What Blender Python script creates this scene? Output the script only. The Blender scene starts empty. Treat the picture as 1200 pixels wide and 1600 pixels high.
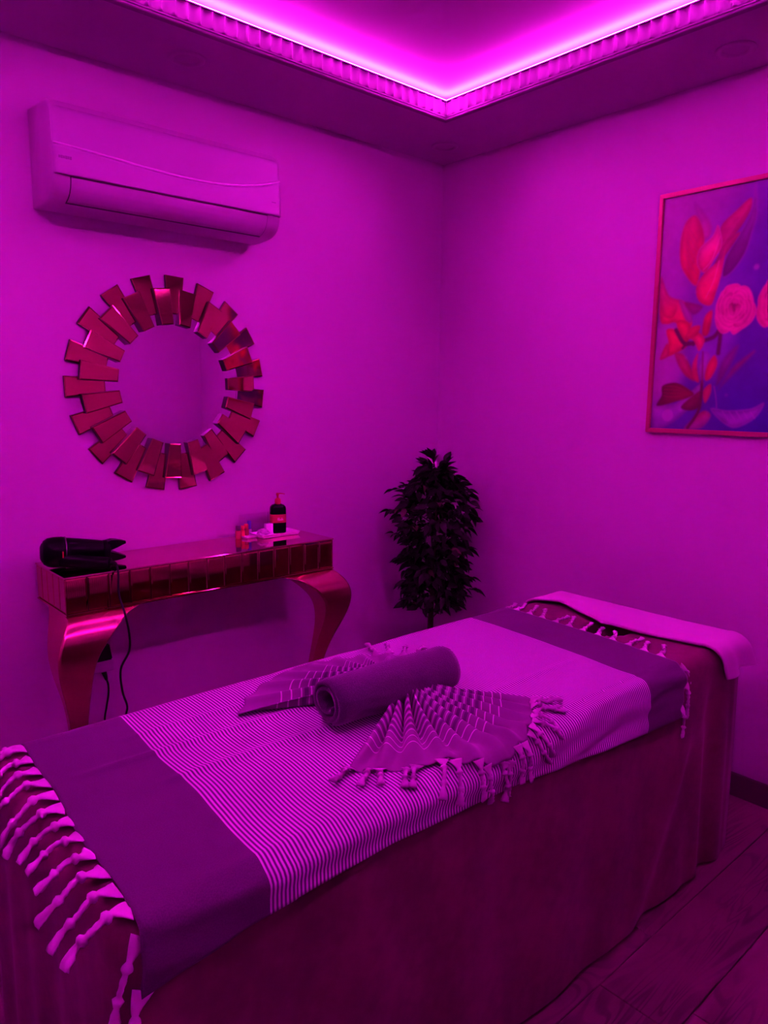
import bpy, bmesh, math, random
import numpy as np
from mathutils import Vector, Matrix, noise

random.seed(7)
PI = math.pi
scn = bpy.context.scene
COL = scn.collection

# ------------------------------------------------------------------ camera
F, CX, CY = 1157.0, 600.0, 800.0            # focal length and centre in pixels of the 1200x1600 frame
CAM = Vector((-2.628, -2.566, 1.42))
def _unit(v): return v / np.linalg.norm(v)
vx = _unit(np.array([1920 - CX, 632 - CY, F]))          # vanishing point of the left wall
vy = np.array([-439 - CX, 610 - CY, F]); vy = _unit(vy - vx * (vx @ vy))
vz = np.cross(vx, vy)
RW = np.stack([vx, vy, vz])
cam_d = bpy.data.cameras.new('camera'); cam = bpy.data.objects.new('camera', cam_d); COL.objects.link(cam)
mw = Matrix.Identity(4)
for i in range(3):
    mw[i][0] = RW[i, 0]; mw[i][1] = -RW[i, 1]; mw[i][2] = -RW[i, 2]; mw[i][3] = CAM[i]
cam.matrix_world = mw
cam_d.sensor_fit = 'HORIZONTAL'; cam_d.sensor_width = 36; cam_d.lens = F / 1200 * 36
cam_d.clip_start = 0.01
scn.camera = cam

# ------------------------------------------------------------------ world, light levels, exposure
LED_COLOR = (1.0, 0.006, 0.86)
LED_STRENGTH = 520.0
w = bpy.data.worlds.new('world'); scn.world = w; w.use_nodes = True
w.node_tree.nodes['Background'].inputs[0].default_value = (0, 0, 0, 1)
vs = scn.view_settings
vs.view_transform = 'Standard'; vs.look = 'None'; vs.gamma = 1.0; vs.exposure = 0.0
vs.use_curve_mapping = False
scn.cycles.sample_clamp_indirect = 0
scn.cycles.diffuse_bounces = 6
scn.cycles.max_bounces = 14

# ------------------------------------------------------------------ materials
MATS = {}
class NT:
    def __init__(s, name):
        s.m = bpy.data.materials.new(name); s.m.use_nodes = True
        s.t = s.m.node_tree; s.b = s.t.nodes['Principled BSDF']
    def n(s, typ, **k):
        nd = s.t.nodes.new(typ)
        for a, v in k.items(): setattr(nd, a, v)
        return nd
    def lk(s, a, b): s.t.links.new(a, b)
    def math(s, op, a, b=None, c=None):
        nd = s.n('ShaderNodeMath', operation=op)
        for i, v in enumerate((a, b, c)):
            if v is None: continue
            if isinstance(v, (int, float)): nd.inputs[i].default_value = v
            else: s.lk(v, nd.inputs[i])
        return nd.outputs[0]
    def mix(s, f, a, b):
        nd = s.n('ShaderNodeMix', data_type='RGBA')
        for i, v in ((0, f), (6, a), (7, b)):
            if isinstance(v, (int, float)): nd.inputs[i].default_value = v
            elif isinstance(v, tuple): nd.inputs[i].default_value = (*v, 1) if len(v) == 3 else v
            else: s.lk(v, nd.inputs[i])
        return nd.outputs[2]
    def noise(s, vec, scale, detail=2, rough=.5, dist=0):
        nd = s.n('ShaderNodeTexNoise'); nd.inputs['Scale'].default_value = scale
        nd.inputs['Detail'].default_value = detail; nd.inputs['Roughness'].default_value = rough
        nd.inputs['Distortion'].default_value = dist
        if vec is not None: s.lk(vec, nd.inputs['Vector'])
        return nd.outputs['Fac']
    def coord(s, which='Object'):
        return s.n('ShaderNodeTexCoord').outputs[which]
    def mapping(s, vec, scale=(1, 1, 1), loc=(0, 0, 0)):
        nd = s.n('ShaderNodeMapping'); nd.inputs['Scale'].default_value = scale; nd.inputs['Location'].default_value = loc
        s.lk(vec, nd.inputs['Vector']); return nd.outputs[0]
    def ramp(s, f, lo, hi):
        nd = s.n('ShaderNodeMapRange', clamp=True); nd.interpolation_type = 'SMOOTHSTEP'
        nd.inputs['From Min'].default_value = lo; nd.inputs['From Max'].default_value = hi
        s.lk(f, nd.inputs['Value']); return nd.outputs[0]
    def bump(s, h, strength, dist):
        nd = s.n('ShaderNodeBump'); nd.inputs['Strength'].default_value = strength; nd.inputs['Distance'].default_value = dist
        s.lk(h, nd.inputs['Height']); s.lk(nd.outputs[0], s.b.inputs['Normal'])
    def set(s, **k):
        for a, v in k.items():
            inp = s.b.inputs[a.replace('_', ' ')]
            if isinstance(v, tuple): inp.default_value = (*v, 1) if len(v) == 3 else v
            elif isinstance(v, (int, float)): inp.default_value = v
            else: s.lk(v, inp)
        return s

def simple(name, col, rough=.5, metallic=0.0, **k):
    x = NT(name); x.set(Base_Color=col, Roughness=rough, Metallic=metallic, **k); MATS[name] = x.m; return x

# walls: white paint, faint roller texture
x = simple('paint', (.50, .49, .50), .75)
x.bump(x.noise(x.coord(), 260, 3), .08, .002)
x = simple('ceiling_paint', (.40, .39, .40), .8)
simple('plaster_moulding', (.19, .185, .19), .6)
x = simple('led', (0, 0, 0), 1); x.set(Emission_Color=LED_COLOR, Emission_Strength=LED_STRENGTH)
simple('white_plastic', (.40, .40, .40), .35)
simple('white_plastic_gloss', (.38, .38, .40), .42, 0, Specular_IOR_Level=.35)
simple('highlight_silver', (.62, .62, .64), .36, .65)  # for the highlight tube added to the air conditioner
simple('panel_gap', (.03, .03, .03), .6)
simple('logo_grey', (.22, .22, .24), .5)
simple('downlight_metal', (.40, .39, .40), .45)
simple('downlight_lens', (.52, .48, .48), .4)
simple('mirror_glass', (.86, .86, .86), .015, 1.0)
simple('bronze_mirror', (.62, .40, .17), .05, 1.0)
simple('bronze_mirror_top', (.70, .5, .34), .06, 1.0)
simple('dark_edge', (.018, .01, .012), .3)
x = simple('gold_satin', (.66, .34, .24), .27, 1.0)
simple('black_plastic', (.003, .003, .004), .3, 0, Specular_IOR_Level=.05)
simple('black_rubber', (.005, .005, .006), .5, 0, Specular_IOR_Level=.25)
simple('red_light', (.7, .03, .05), .3)
simple('chrome', (.5, .5, .5), .2, 1)
x = simple('baseboard_wood', (.07, .04, .05), .5)
x.bump(x.noise(x.mapping(x.coord(), (3, 3, 60)), 8, 4), .15, .002)
# laminate planks
x = NT('laminate'); MATS['laminate'] = x.m
oi = x.n('ShaderNodeObjectInfo')
cmb = x.n('ShaderNodeCombineXYZ'); x.lk(x.math('MULTIPLY', oi.outputs['Random'], 37.0), cmb.inputs[0]); x.lk(x.math('MULTIPLY', oi.outputs['Random'], 11.0), cmb.inputs[1])
va = x.n('ShaderNodeVectorMath', operation='ADD'); x.lk(x.coord(), va.inputs[0]); x.lk(cmb.outputs[0], va.inputs[1])
v1 = x.mapping(va.outputs[0], (1.1, 7.0, 1))
big = x.noise(v1, 1.35, 2, .45, .6)
rings = x.math('SINE', x.math('MULTIPLY', big, 95.0))
fine = x.noise(x.mapping(va.outputs[0], (4, 160, 1)), 3, 4, .6)
g = x.math('ADD', x.math('MULTIPLY', x.ramp(rings, -.2, 1.0), .55), x.math('MULTIPLY', fine, .5))
patch = x.noise(va.outputs[0], 4.0, 2)
colr = x.mix(x.math('MULTIPLY', g, x.ramp(patch, .3, .7)), (.185, .11, .11), (.014, .008, .014))
colr = x.mix(x.math('MULTIPLY', oi.outputs['Random'], .3), colr, (.09, .05, .05))
x.set(Base_Color=colr, Roughness=.5); x.bump(g, .12, .001)
simple('plank_joint', (.02, .013, .016), .8)
# velvet cover
x = NT('velvet'); MATS['velvet'] = x.m
c = x.coord()
n1 = x.noise(x.mapping(c, (1, 1, .5)), 7, 4, .6); n2 = x.noise(c, 34, 3)
f = x.math('ADD', x.math('MULTIPLY', n1, .7), x.math('MULTIPLY', n2, .3))
x.set(Base_Color=x.mix(x.ramp(f, .35, .65), (.100, .04, .042), (.160, .065, .070)), Roughness=.85, Sheen_Weight=.22, Sheen_Roughness=.45)
x.b.inputs['Sheen Tint'].default_value = (.6, .3, .6, 1)
x.bump(x.noise(c, 900, 2), .15, .001)
# throw: stripes from the UV (metres along the cloth)
THROW_L = 1.56
x = NT('striped_cotton'); MATS['striped_cotton'] = x.m
uv = x.n('ShaderNodeUVMap'); sp = x.n('ShaderNodeSeparateXYZ'); x.lk(uv.outputs[0], sp.inputs[0])
u = sp.outputs[0]
saw = x.math('FRACT', x.math('DIVIDE', u, .0078))
tri = x.math('ABSOLUTE', x.math('SUBTRACT', saw, .5))
st = x.ramp(tri, .20, .30)
weave = x.noise(uv.outputs[0], 1500, 2)
bodyc = x.mix(st, (.57, .55, .59), (.075, .06, .11))
bandf = x.math('MAXIMUM', x.math('LESS_THAN', u, .205), x.math('GREATER_THAN', u, THROW_L - .185))
fl = x.noise(uv.outputs[0], 420, 3, .7)
bandc = x.mix(x.ramp(fl, .35, .7), (.058, .046, .066), (.090, .072, .098))
x.set(Base_Color=x.mix(bandf, bodyc, bandc), Roughness=.9, Sheen_Weight=.15)
x.bump(weave, .25, .001)
# fringe cotton
x = simple('fringe_cotton', (.58, .53, .58), .9); x.bump(x.noise(x.mapping(x.coord('Generated'), (14, 14, 14)), 6, 3), .5, .002)
x = simple('fan_fringe_cotton', (.42, .34, .42), .9); x.bump(x.noise(x.mapping(x.coord('Generated'), (14, 14, 14)), 6, 3), .5, .002)
# fan towel: stripes at constant distance from the gather
x = NT('fan_cotton'); MATS['fan_cotton'] = x.m
uv = x.n('ShaderNodeUVMap'); sp = x.n('ShaderNodeSeparateXYZ'); x.lk(uv.outputs[0], sp.inputs[0])
r = sp.outputs[0]
fr = x.math('FRACT', x.math('DIVIDE', r, .0225))
line = x.math('MULTIPLY', x.math('LESS_THAN', fr, .13), x.math('LESS_THAN', r, .262))
bandm = x.math('MULTIPLY', x.ramp(x.math('ABSOLUTE', x.math('SUBTRACT', fr, .56)), .26, .16), x.math('LESS_THAN', r, .205))
inner = x.ramp(r, .20, .10)
base = x.mix(inner, (.165, .125, .17), (.33, .27, .35))
cc = x.mix(bandm, base, (.075, .055, .095))
cc = x.mix(line, cc, (.52, .45, .54))
x.set(Base_Color=cc, Roughness=.9, Sheen_Weight=.15); x.bump(x.noise(uv.outputs[0], 1400, 2), .25, .001)
# dark terry
x = NT('dark_terry'); MATS['dark_terry'] = x.m
c = x.coord()
sp_ = x.noise(c, 520, 2, .7)
x.set(Base_Color=x.mix(x.ramp(sp_, .45, .75), (.055, .036, .066), (.105, .075, .12)), Roughness=.95, Sheen_Weight=.3)
x.bump(x.noise(c, 420, 3), .7, .003)
x = simple('white_terry', (.52, .46, .49), .95, 0, Sheen_Weight=.2); x.bump(x.noise(x.coord(), 500, 3), .5, .002)
# picture print, colours of the print itself
x = NT('print_ink'); MATS['print_ink'] = x.m
at = x.n('ShaderNodeVertexColor'); at.layer_name = 'ink'
x.set(Base_Color=at.outputs[0], Roughness=.45)
simple('copper_frame', (.40, .12, .12), .4, .35)
simple('frame_back', (.08, .05, .05), .7)
simple('leaf_green', (.010, .04, .009), .5, 0, Specular_IOR_Level=.15)
simple('leaf_tip', (.06, .07, .02), .45)
simple('bark', (.05, .035, .025), .8)
simple('pot_black', (.03, .028, .03), .5)
simple('soil', (.03, .022, .018), .95)
simple('bottle_black', (.003, .003, .005), .15, 0, Specular_IOR_Level=.15)
simple('bottle_red', (.42, .045, .035), .35)
simple('label_red', (.42, .05, .05), .45)
simple('label_ink', (.75, .6, .62), .5)
simple('amber_glass', (.62, .16, .13), .15, Transmission_Weight=.45)
simple('orange_plastic', (.80, .14, .08), .35)
simple('blue_plastic', (.13, .10, .55), .35)
simple('dark_cap', (.12, .05, .13), .35)
simple('porcelain', (.82, .80, .80), .15)
simple('clear_plastic', (.95, .95, .95), .06, Transmission_Weight=.96, IOR=1.2)
simple('cellophane', (.90, .90, .90), .12, Transmission_Weight=.5, IOR=1.2)
simple('card_white', (.78, .76, .78), .6)

# ------------------------------------------------------------------ helpers
def obj(name, verts, faces, mat, parent=None, smooth=False, uv=None, link=True):
    me = bpy.data.meshes.new(name)
    me.from_pydata([tuple(v) for v in verts], [], faces)
    me.validate(); me.update()
    return obj_me(name, me, mat, parent, smooth, uv)
def obj_me(name, me, mat, parent=None, smooth=False, uv=None):
    for m in (mat if isinstance(mat, (list, tuple)) else [mat]): me.materials.append(MATS[m])
    if smooth:
        for p in me.polygons: p.use_smooth = True
    if uv is not None:
        lay = me.uv_layers.new(name='UVMap')
        for l in me.loops: lay.data[l.index].uv = uv[l.vertex_index]
    o = bpy.data.objects.new(name, me); COL.objects.link(o)
    if parent is not None: o.parent = parent
    return o
def bmobj(name, bm, mat, parent=None, smooth=False):
    bmesh.ops.recalc_face_normals(bm, faces=bm.faces)
    me = bpy.data.meshes.new(name); bm.to_mesh(me); bm.free()
    return obj_me(name, me, mat, parent, smooth)
def empty(name, loc=(0, 0, 0), rz=0):
    o = bpy.data.objects.new(name, None); COL.objects.link(o); o.location = loc; o.rotation_euler.z = rz
    o.empty_display_size = .05
    return o
def tag(o, label=None, cat=None, group=None, kind=None):
    if label: o['label'] = label
    if cat: o['category'] = cat
    if group: o['group'] = group
    if kind: o['kind'] = kind
    return o
def bm_box(bm, lo, hi, bev=0, seg=2):
    lo = Vector(lo); hi = Vector(hi)
    r = bmesh.ops.create_cube(bm, size=1, matrix=Matrix.Translation((lo + hi) / 2) @ Matrix.Diagonal((*(hi - lo), 1)))
    if bev:
        es = list({e for v in r['verts'] for e in v.link_edges})
        bmesh.ops.bevel(bm, geom=es, offset=bev, segments=seg, affect='EDGES', profile=.5)
def box(name, lo, hi, mat, parent=None, bev=0, seg=2):
    bm = bmesh.new(); bm_box(bm, lo, hi, bev, seg); return bmobj(name, bm, mat, parent, smooth=False)
def smooth_path(pts, n=8):
    P = [Vector(p) for p in pts]; out = []
    for i in range(len(P) - 1):
        p0 = P[max(i - 1, 0)]; p1 = P[i]; p2 = P[i + 1]; p3 = P[min(i + 2, len(P) - 1)]
        for k in range(n):
            t = k / n
            out.append(.5 * ((2 * p1) + (p2 - p0) * t + (2 * p0 - 5 * p1 + 4 * p2 - p3) * t * t + (3 * p1 - p0 - 3 * p2 + p3) * t ** 3))
    out.append(P[-1]); return out
def tube_data(path, rad, seg=8, up=Vector((0, 0, 1))):
    vs_, fs = [], []; n = len(path)
    side = None
    for i, p in enumerate(path):
        t = (path[min(i + 1, n - 1)] - path[max(i - 1, 0)]).normalized()
        if side is None:
            side = t.cross(up)
            if side.length < .1: side = t.cross(Vector((1, 0, 0)))
        side = (side - t * side.dot(t)).normalized(); nn = side.cross(t)
        r_ = rad(i / (n - 1)) if callable(rad) else rad
        if not isinstance(r_, tuple): r_ = (r_, r_)
        for k in range(seg):
            a = 2 * PI * k / seg
            vs_.append(p + side * math.cos(a) * r_[0] + nn * math.sin(a) * r_[1])
    for i in range(n - 1):
        for k in range(seg):
            a = i * seg + k; b = i * seg + (k + 1) % seg
            fs.append((a, b, b + seg, a + seg))
    fs.append(tuple(range(seg))[::-1]); fs.append(tuple((n - 1) * seg + k for k in range(seg)))
    return vs_, fs
def tube(name, path, rad, mat, parent=None, seg=8):
    v, f_ = tube_data(path, rad, seg); return obj(name, v, f_, mat, parent, smooth=True)
def lathe(name, prof, mat, parent=None, seg=24, center=(0, 0, 0), sq=None, axis=None):
    """prof: (radius, height); sq squeezes y; axis: 3x3 frame"""
    vs_, fs = [], []; n = len(prof); c_ = Vector(center)
    for (r_, h) in prof:
        for k in range(seg):
            a = 2 * PI * k / seg
            p = Vector((r_ * math.cos(a), r_ * math.sin(a) * (sq or 1), h))
            if axis is not None: p = axis @ p
            vs_.append(c_ + p)
    for i in range(n - 1):
        for k in range(seg):
            a = i * seg + k; b = i * seg + (k + 1) % seg
            fs.append((a, b, b + seg, a + seg))
    fs.append(tuple(range(seg))[::-1]); fs.append(tuple((n - 1) * seg + k for k in range(seg)))
    o = obj(name, vs_, fs, mat, parent, smooth=True)
    return o
def grid_faces(nu, nv, close_u=False):
    fs = []
    for i in range(nu - 1 + (1 if close_u else 0)):
        i2 = (i + 1) % nu
        for j in range(nv - 1):
            fs.append((i * nv + j, i2 * nv + j, i2 * nv + j + 1, i * nv + j + 1))
    return fs
def interp(x_, pts):
    return float(np.interp(x_, [p[0] for p in pts], [p[1] for p in pts]))
def autosmooth(o, ang=35):
    me = o.data
    for p in me.polygons: p.use_smooth = True
    bm = bmesh.new(); bm.from_mesh(me)
    lim = math.radians(ang)
    for e in bm.edges:
        e.smooth = not (len(e.link_faces) == 2 and e.calc_face_angle(0) > lim)
    bm.to_mesh(me); bm.free()
    return o

# ------------------------------------------------------------------ the room
X0, Y0 = -3.20, -2.74         # far ends of the room behind the camera
ZS = 2.486                    # soffit height
SW = 0.40                     # soffit width
ZC = 2.583                    # upper ceiling
LIP = 2.556                   # top of the cornice
DB = 0.050                     # how far the recess runs back over the soffit
T = .06
def struct(o): o['kind'] = 'structure'; return o
struct(box('wall_left', (X0 - T, 0, -.05), (T, T, ZC + .05), 'paint'))
struct(box('wall_right', (0, Y0 - T, -.05), (T, 0, ZC + .05), 'paint'))
struct(box('wall_near', (X0 - T, Y0 - T, -.05), (0, Y0, ZC + .05), 'paint'))
struct(box('wall_rear', (X0 - T, Y0, -.05), (X0, 0, ZC + .05), 'paint'))
struct(box('ceiling', (X0 - T, Y0 - T, ZC), (T, T, ZC + .06), 'ceiling_paint'))
# soffit ring with the recess over it: one closed ring, section (distance from wall, z)
def ring_section(sec):
    vs_, fs = [], []; n = len(sec)
    for d, z in sec:
        vs_ += [(X0 + d, Y0 + d, z), (-d, Y0 + d, z), (-d, -d, z), (X0 + d, -d, z)]
    for i in range(n):
        i2 = (i + 1) % n
        for k in range(4):
            k2 = (k + 1) % 4
            fs.append((i * 4 + k, i * 4 + k2, i2 * 4 + k2, i2 * 4 + k))
    return vs_, fs
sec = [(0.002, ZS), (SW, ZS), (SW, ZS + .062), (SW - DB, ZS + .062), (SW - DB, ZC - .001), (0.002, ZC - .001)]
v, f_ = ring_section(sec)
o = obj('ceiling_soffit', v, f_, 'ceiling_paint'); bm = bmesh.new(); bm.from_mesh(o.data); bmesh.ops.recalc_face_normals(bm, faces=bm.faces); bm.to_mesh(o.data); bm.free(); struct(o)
# fluted cornice, one length per side of the opening
def cornice(idx, p0, p1, inward):
    p0 = Vector(p0); p1 = Vector(p1); L = (p1 - p0).length; t = (p1 - p0) / L; n = Vector(inward)
    per = .041; nf = round(L / per); per = L / nf; k = 8
    # (height above soffit, outward, flute depth factor)
    prof = [(-.0005, -.012, 0), (-.0005, .006, 0), (.002, .0085, 0), (.005, .0085, 0), (.007, .004, 0), (.009, .004, 0), (.011, .008, 0), (.0135, .008, 0), (.016, .003, 0),
            (.0165, .004, .0), (.0195, .0105, 1.0), (.030, .0110, 1), (.046, .0115, 1), (.060, .0120, 1), (.0668, .0122, .9), (.0672, .0125, 0), (.0700, .0125, 0), (.0700, -.012, 0)]
    vs_, fs = [], []
    m = len(prof); ns = nf * k + 1
    for i in range(ns):
        s = i / k; ph = s - math.floor(s)
        cc_ = 2 * ph - 1                      # concave between ridges
        dep = (1 - cc_ * cc_)
        for (h, d, fl_) in prof:
            out = d - .0095 * fl_ * dep
            hh = h
            if h == .0165: hh = h + .003 * dep
            ss = min(max(s * per, max(0, 0)), L)
            # mitre at both ends
            e = .0
            x_ = p0 + t * ss
            lim = out
            a = ss; 
            if ss < 0.02: a = max(ss, 0) + lim * (1 - ss / .02)
            if ss > L - .02: a = ss - lim * (1 - (L - ss) / .02)
            vs_.append(p0 + t * a + n * out + Vector((0, 0, hh)))
    fs = grid_faces(ns, m)
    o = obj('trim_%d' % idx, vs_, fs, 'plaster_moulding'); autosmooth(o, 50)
    struct(o)
zc = ZS
xa, xb, ya, yb = X0 + SW, -SW, Y0 + SW, -SW
cornice(1, (xa, yb, zc), (xb, yb, zc), (0, -1, 0))
cornice(2, (xb, yb, zc), (xb, ya, zc), (-1, 0, 0))
cornice(3, (xb, ya, zc), (xa, ya, zc), (0, 1, 0))
cornice(4, (xa, ya, zc), (xa, yb, zc), (1, 0, 0))
# LED strip lying on the ledge behind the cornice
led = empty('led_strip', (-1.6, -1.37, LIP))
tag(led, 'glowing magenta LED strip tucked behind the top edge of the ceiling cornice', 'LED strip')
def led_run(lo, hi):
    o = box('strip_length', lo, hi, 'led', led); o.matrix_parent_inverse = Matrix.Translation(led.location).inverted()
la, lb_ = SW - .010, SW + .0122          # back and front of the strip, measured from the wall
zl, zh = LIP + .0003, LIP + .0017
led_run((X0 + la, -lb_, zl), (-la, -la, zh)); led_run((X0 + la, Y0 + la, zl), (-la, Y0 + lb_, zh))
led_run((-lb_, Y0 + lb_ + .001, zl), (-la, -lb_ - .001, zh)); led_run((X0 + la, Y0 + lb_ + .001, zl), (X0 + lb_, -lb_ - .001, zh))
# baseboards
BH = .085
for nm, lo, hi in (('baseboard_right', (-.016, Y0, 0), (0, 0, BH)), ('baseboard_left', (X0, -.016, 0), (-.016, 0, BH)),
                   ('baseboard_near', (X0, Y0, 0), (-.016, Y0 + .016, BH)), ('baseboard_rear', (X0, Y0 + .016, 0), (X0 + .016, -.016, BH))):
    struct(box(nm, lo, hi, 'baseboard_wood', bev=.004))
# floor of laminate planks
floor = struct(box('floor', (X0 - T, Y0 - T, -.05), (T, T, -.008), 'plank_joint'))
PW, PL = .19, 1.20
plank_me = {}
def plank(xa_, xb_, ya_, yb_):
    key = (round(xb_ - xa_, 3), round(yb_ - ya_, 3))
    if key not in plank_me:
        bm = bmesh.new(); hx, hy = key[0] / 2 - .0009, key[1] / 2 - .0009
        bm_box(bm, (-hx, -hy, -.008), (hx, hy, 0), .0016, 1)
        bmesh.ops.recalc_face_normals(bm, faces=bm.faces)
        me = bpy.data.meshes.new('plank'); bm.to_mesh(me); bm.free(); me.materials.append(MATS['laminate']); plank_me[key] = me
    o = bpy.data.objects.new('plank', plank_me[key]); COL.objects.link(o); o.parent = floor
    o.location = ((xa_ + xb_) / 2, (ya_ + yb_) / 2, 0)
k0 = math.floor((Y0 + 1.905) / PW)
for k in range(k0, 12):
    ya_ = max(-1.905 + k * PW, Y0); yb_ = min(-1.905 + (k + 1) * PW, 0)
    if yb_ - ya_ < .01: continue
    off = {0: -1.15, 1: -.90}.get(k, -1.15 + .43 * ((k * 7) % 5))
    xs = sorted({X0, 0.0} | {round(off + j * PL, 4) for j in range(-6, 6) if X0 + .05 < off + j * PL < -.05})
    for a, b in zip(xs[:-1], xs[1:]): plank(a, b, ya_, yb_)
# recessed downlights in the soffit, switched off
for (x_, y_, lb) in ((-1.404, -.215, 'round recessed downlight, switched off, in soffit above the air conditioner'),
                     (-.193, -.196, 'round recessed downlight, switched off, in soffit at the room corner'),
                     (-.187, -1.428, 'round recessed downlight, switched off, in soffit above the flower picture')):
    e = empty('downlight', (x_, y_, ZS)); tag(e, lb, 'downlight', 'downlights in the soffit')
    lathe('trim_ring', [(.036, .006), (.040, -.002), (.044, -.006), (.052, -.006), (.058, -.003), (.059, .001)], 'downlight_metal', e, 36)
    lathe('lens', [(.001, .0045), (.030, .0035), (.039, .0030), (.040, .0045)], 'downlight_lens', e, 36)

# ------------------------------------------------------------------ massage bed
BXF, BXH = -2.305, -.340       # foot and head ends
BYF, BYN = -.975, -1.668       # far and near sides
BZ, BR = .700, .042            # top height, edge radius
def edge_sec(v, lo, hi):
    """section over the bed: v = distance along the surface from the middle of the top; returns (coordinate, z, n, nz)"""
    mid = (lo + hi) / 2; half = (hi - lo) / 2 - BR; s = 1 if v > 0 else -1; a = abs(v)
    if a <= half: return mid + v, BZ, 0.0, 1.0
    if a <= half + BR * PI / 2:
        t = (a - half) / BR
        return mid + s * (half + BR * math.sin(t)), BZ - BR + BR * math.cos(t), s * math.sin(t), math.cos(t)
    d = a - half - BR * PI / 2
    return mid + s * (half + BR), BZ - BR - d, s * 1.0, 0.0
def hole(x_, y_):
    q = ((x_ + .575) / .085) ** 2 + ((y_ + 1.345) / .065) ** 2
    return q
bed = empty('massage_bed', (-1.32, -1.32, 0)); tag(bed, 'massage bed under a dark brown velvet cover that hangs to the floor', 'bed')
INV = Matrix.Translation(bed.location).inverted()
nx, ny = 150, 54
ix0, ix1, iy0, iy1 = BXF + BR, BXH - BR, BYN + BR, BYF - BR
vs_, fs = [], []
def n3(p, s): return noise.noise(Vector(p) * s)
for i in range(nx):
    for j in range(ny):
        x_ = ix0 + (ix1 - ix0) * i / (nx - 1); y_ = iy0 + (iy1 - iy0) * j / (ny - 1)
        z_ = BZ + .002 * n3((x_, y_, 0), 6)
        q = hole(x_, y_)
        if q < 1.25: z_ -= .075 * min(1, max(0, (1.25 - q) / .55))
        vs_.append(Vector((x_, y_, z_)))
fs += grid_faces(nx, ny)
per = [(i, 0) for i in range(nx)] + [(nx - 1, j) for j in range(1, ny)] + [(i, ny - 1) for i in range(nx - 2, -1, -1)] + [(0, j) for j in range(ny - 2, 0, -1)]
npz = len(per)
prev = [i * ny + j for i, j in per]
rows = []
for t in (.25, .5, .75, 1.0): rows.append((BR * math.sin(t * PI / 2), BZ - BR + BR * math.cos(t * PI / 2)))
NZ = 30
for k in range(1, NZ + 1): rows.append((None, (BZ - BR) * (1 - k / NZ) + .012 * (k / NZ)))
plen = [0]
for a in range(npz - 1): plen.append(plen[-1] + (vs_[prev[a + 1]] - vs_[prev[a]]).length)
base = [vs_[p].copy() for p in prev]
for (off_, z_) in rows:
    cur = []
    for a, (i, j) in enumerate(per):
        n_ = Vector(((1 if i == nx - 1 else -1 if i == 0 else 0), (1 if j == ny - 1 else -1 if j == 0 else 0), 0))
        corner = n_.length > 1.1
        if corner: n_ = n_ * .80
        off = off_
        if off is None:
            d = (BZ - BR - z_) / (BZ - BR)         # 0 at the top, 1 at the floor
            p = base[a]
            s = plen[a]
            wv = .006 * n3((s, 0, z_ * .25), 5) + .005 * math.sin(s * 21 + 3 * n3((s, 3, 0), 2))
            # deep hanging folds near the head corner of the near side and on the foot end
            fx = math.exp(-((p.x + .52) / .13) ** 2) if j == 0 else (.3 if i == 0 else .25)
            wv += .012 * fx * math.sin(s * 46 + 1.2 * z_)
            if j == 0:          # slanting drag line of the velvet towards the head corner
                g_ = (p.x + .62) + .55 * (.60 - z_)
                wv += .010 * math.exp(-(g_ / .05) ** 2) - .008 * math.exp(-((g_ - .10) / .04) ** 2)
            off = BR + .004 * d + wv * min(1, d * 2.5)
            if corner: off = max(off, BR)
            zz = z_ + (.010 * max(0, n3((s, 9, 0), 2.2)) if d > .985 else 0)
        else: zz = z_
        q_ = base[a] + n_ * off; q_.z = zz
        cur.append(len(vs_)); vs_.append(q_)
    for a in range(npz):
        b = (a + 1) % npz
        fs.append((prev[a], cur[a], cur[b], prev[b]))
    prev = cur
cov = obj('velvet_cover', vs_, fs, 'velvet', bed, smooth=True); cov.matrix_parent_inverse = INV
bm = bmesh.new(); bm.from_mesh(cov.data); bmesh.ops.recalc_face_normals(bm, faces=bm.faces); bm.to_mesh(cov.data); bm.free()
o = box('mattress', (BXF + .05, BYN + .05, .50), (BXH - .05, BYF - .05, .610), 'white_plastic', bed, .02); o.matrix_parent_inverse = INV
for x_ in (BXF + .10, BXH - .14):
    for y_ in (BYN + .09, BYF - .13):
        o = box('leg', (x_, y_, 0), (x_ + .05, y_ + .05, .50), 'bark', bed, .004); o.matrix_parent_inverse = INV

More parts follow.
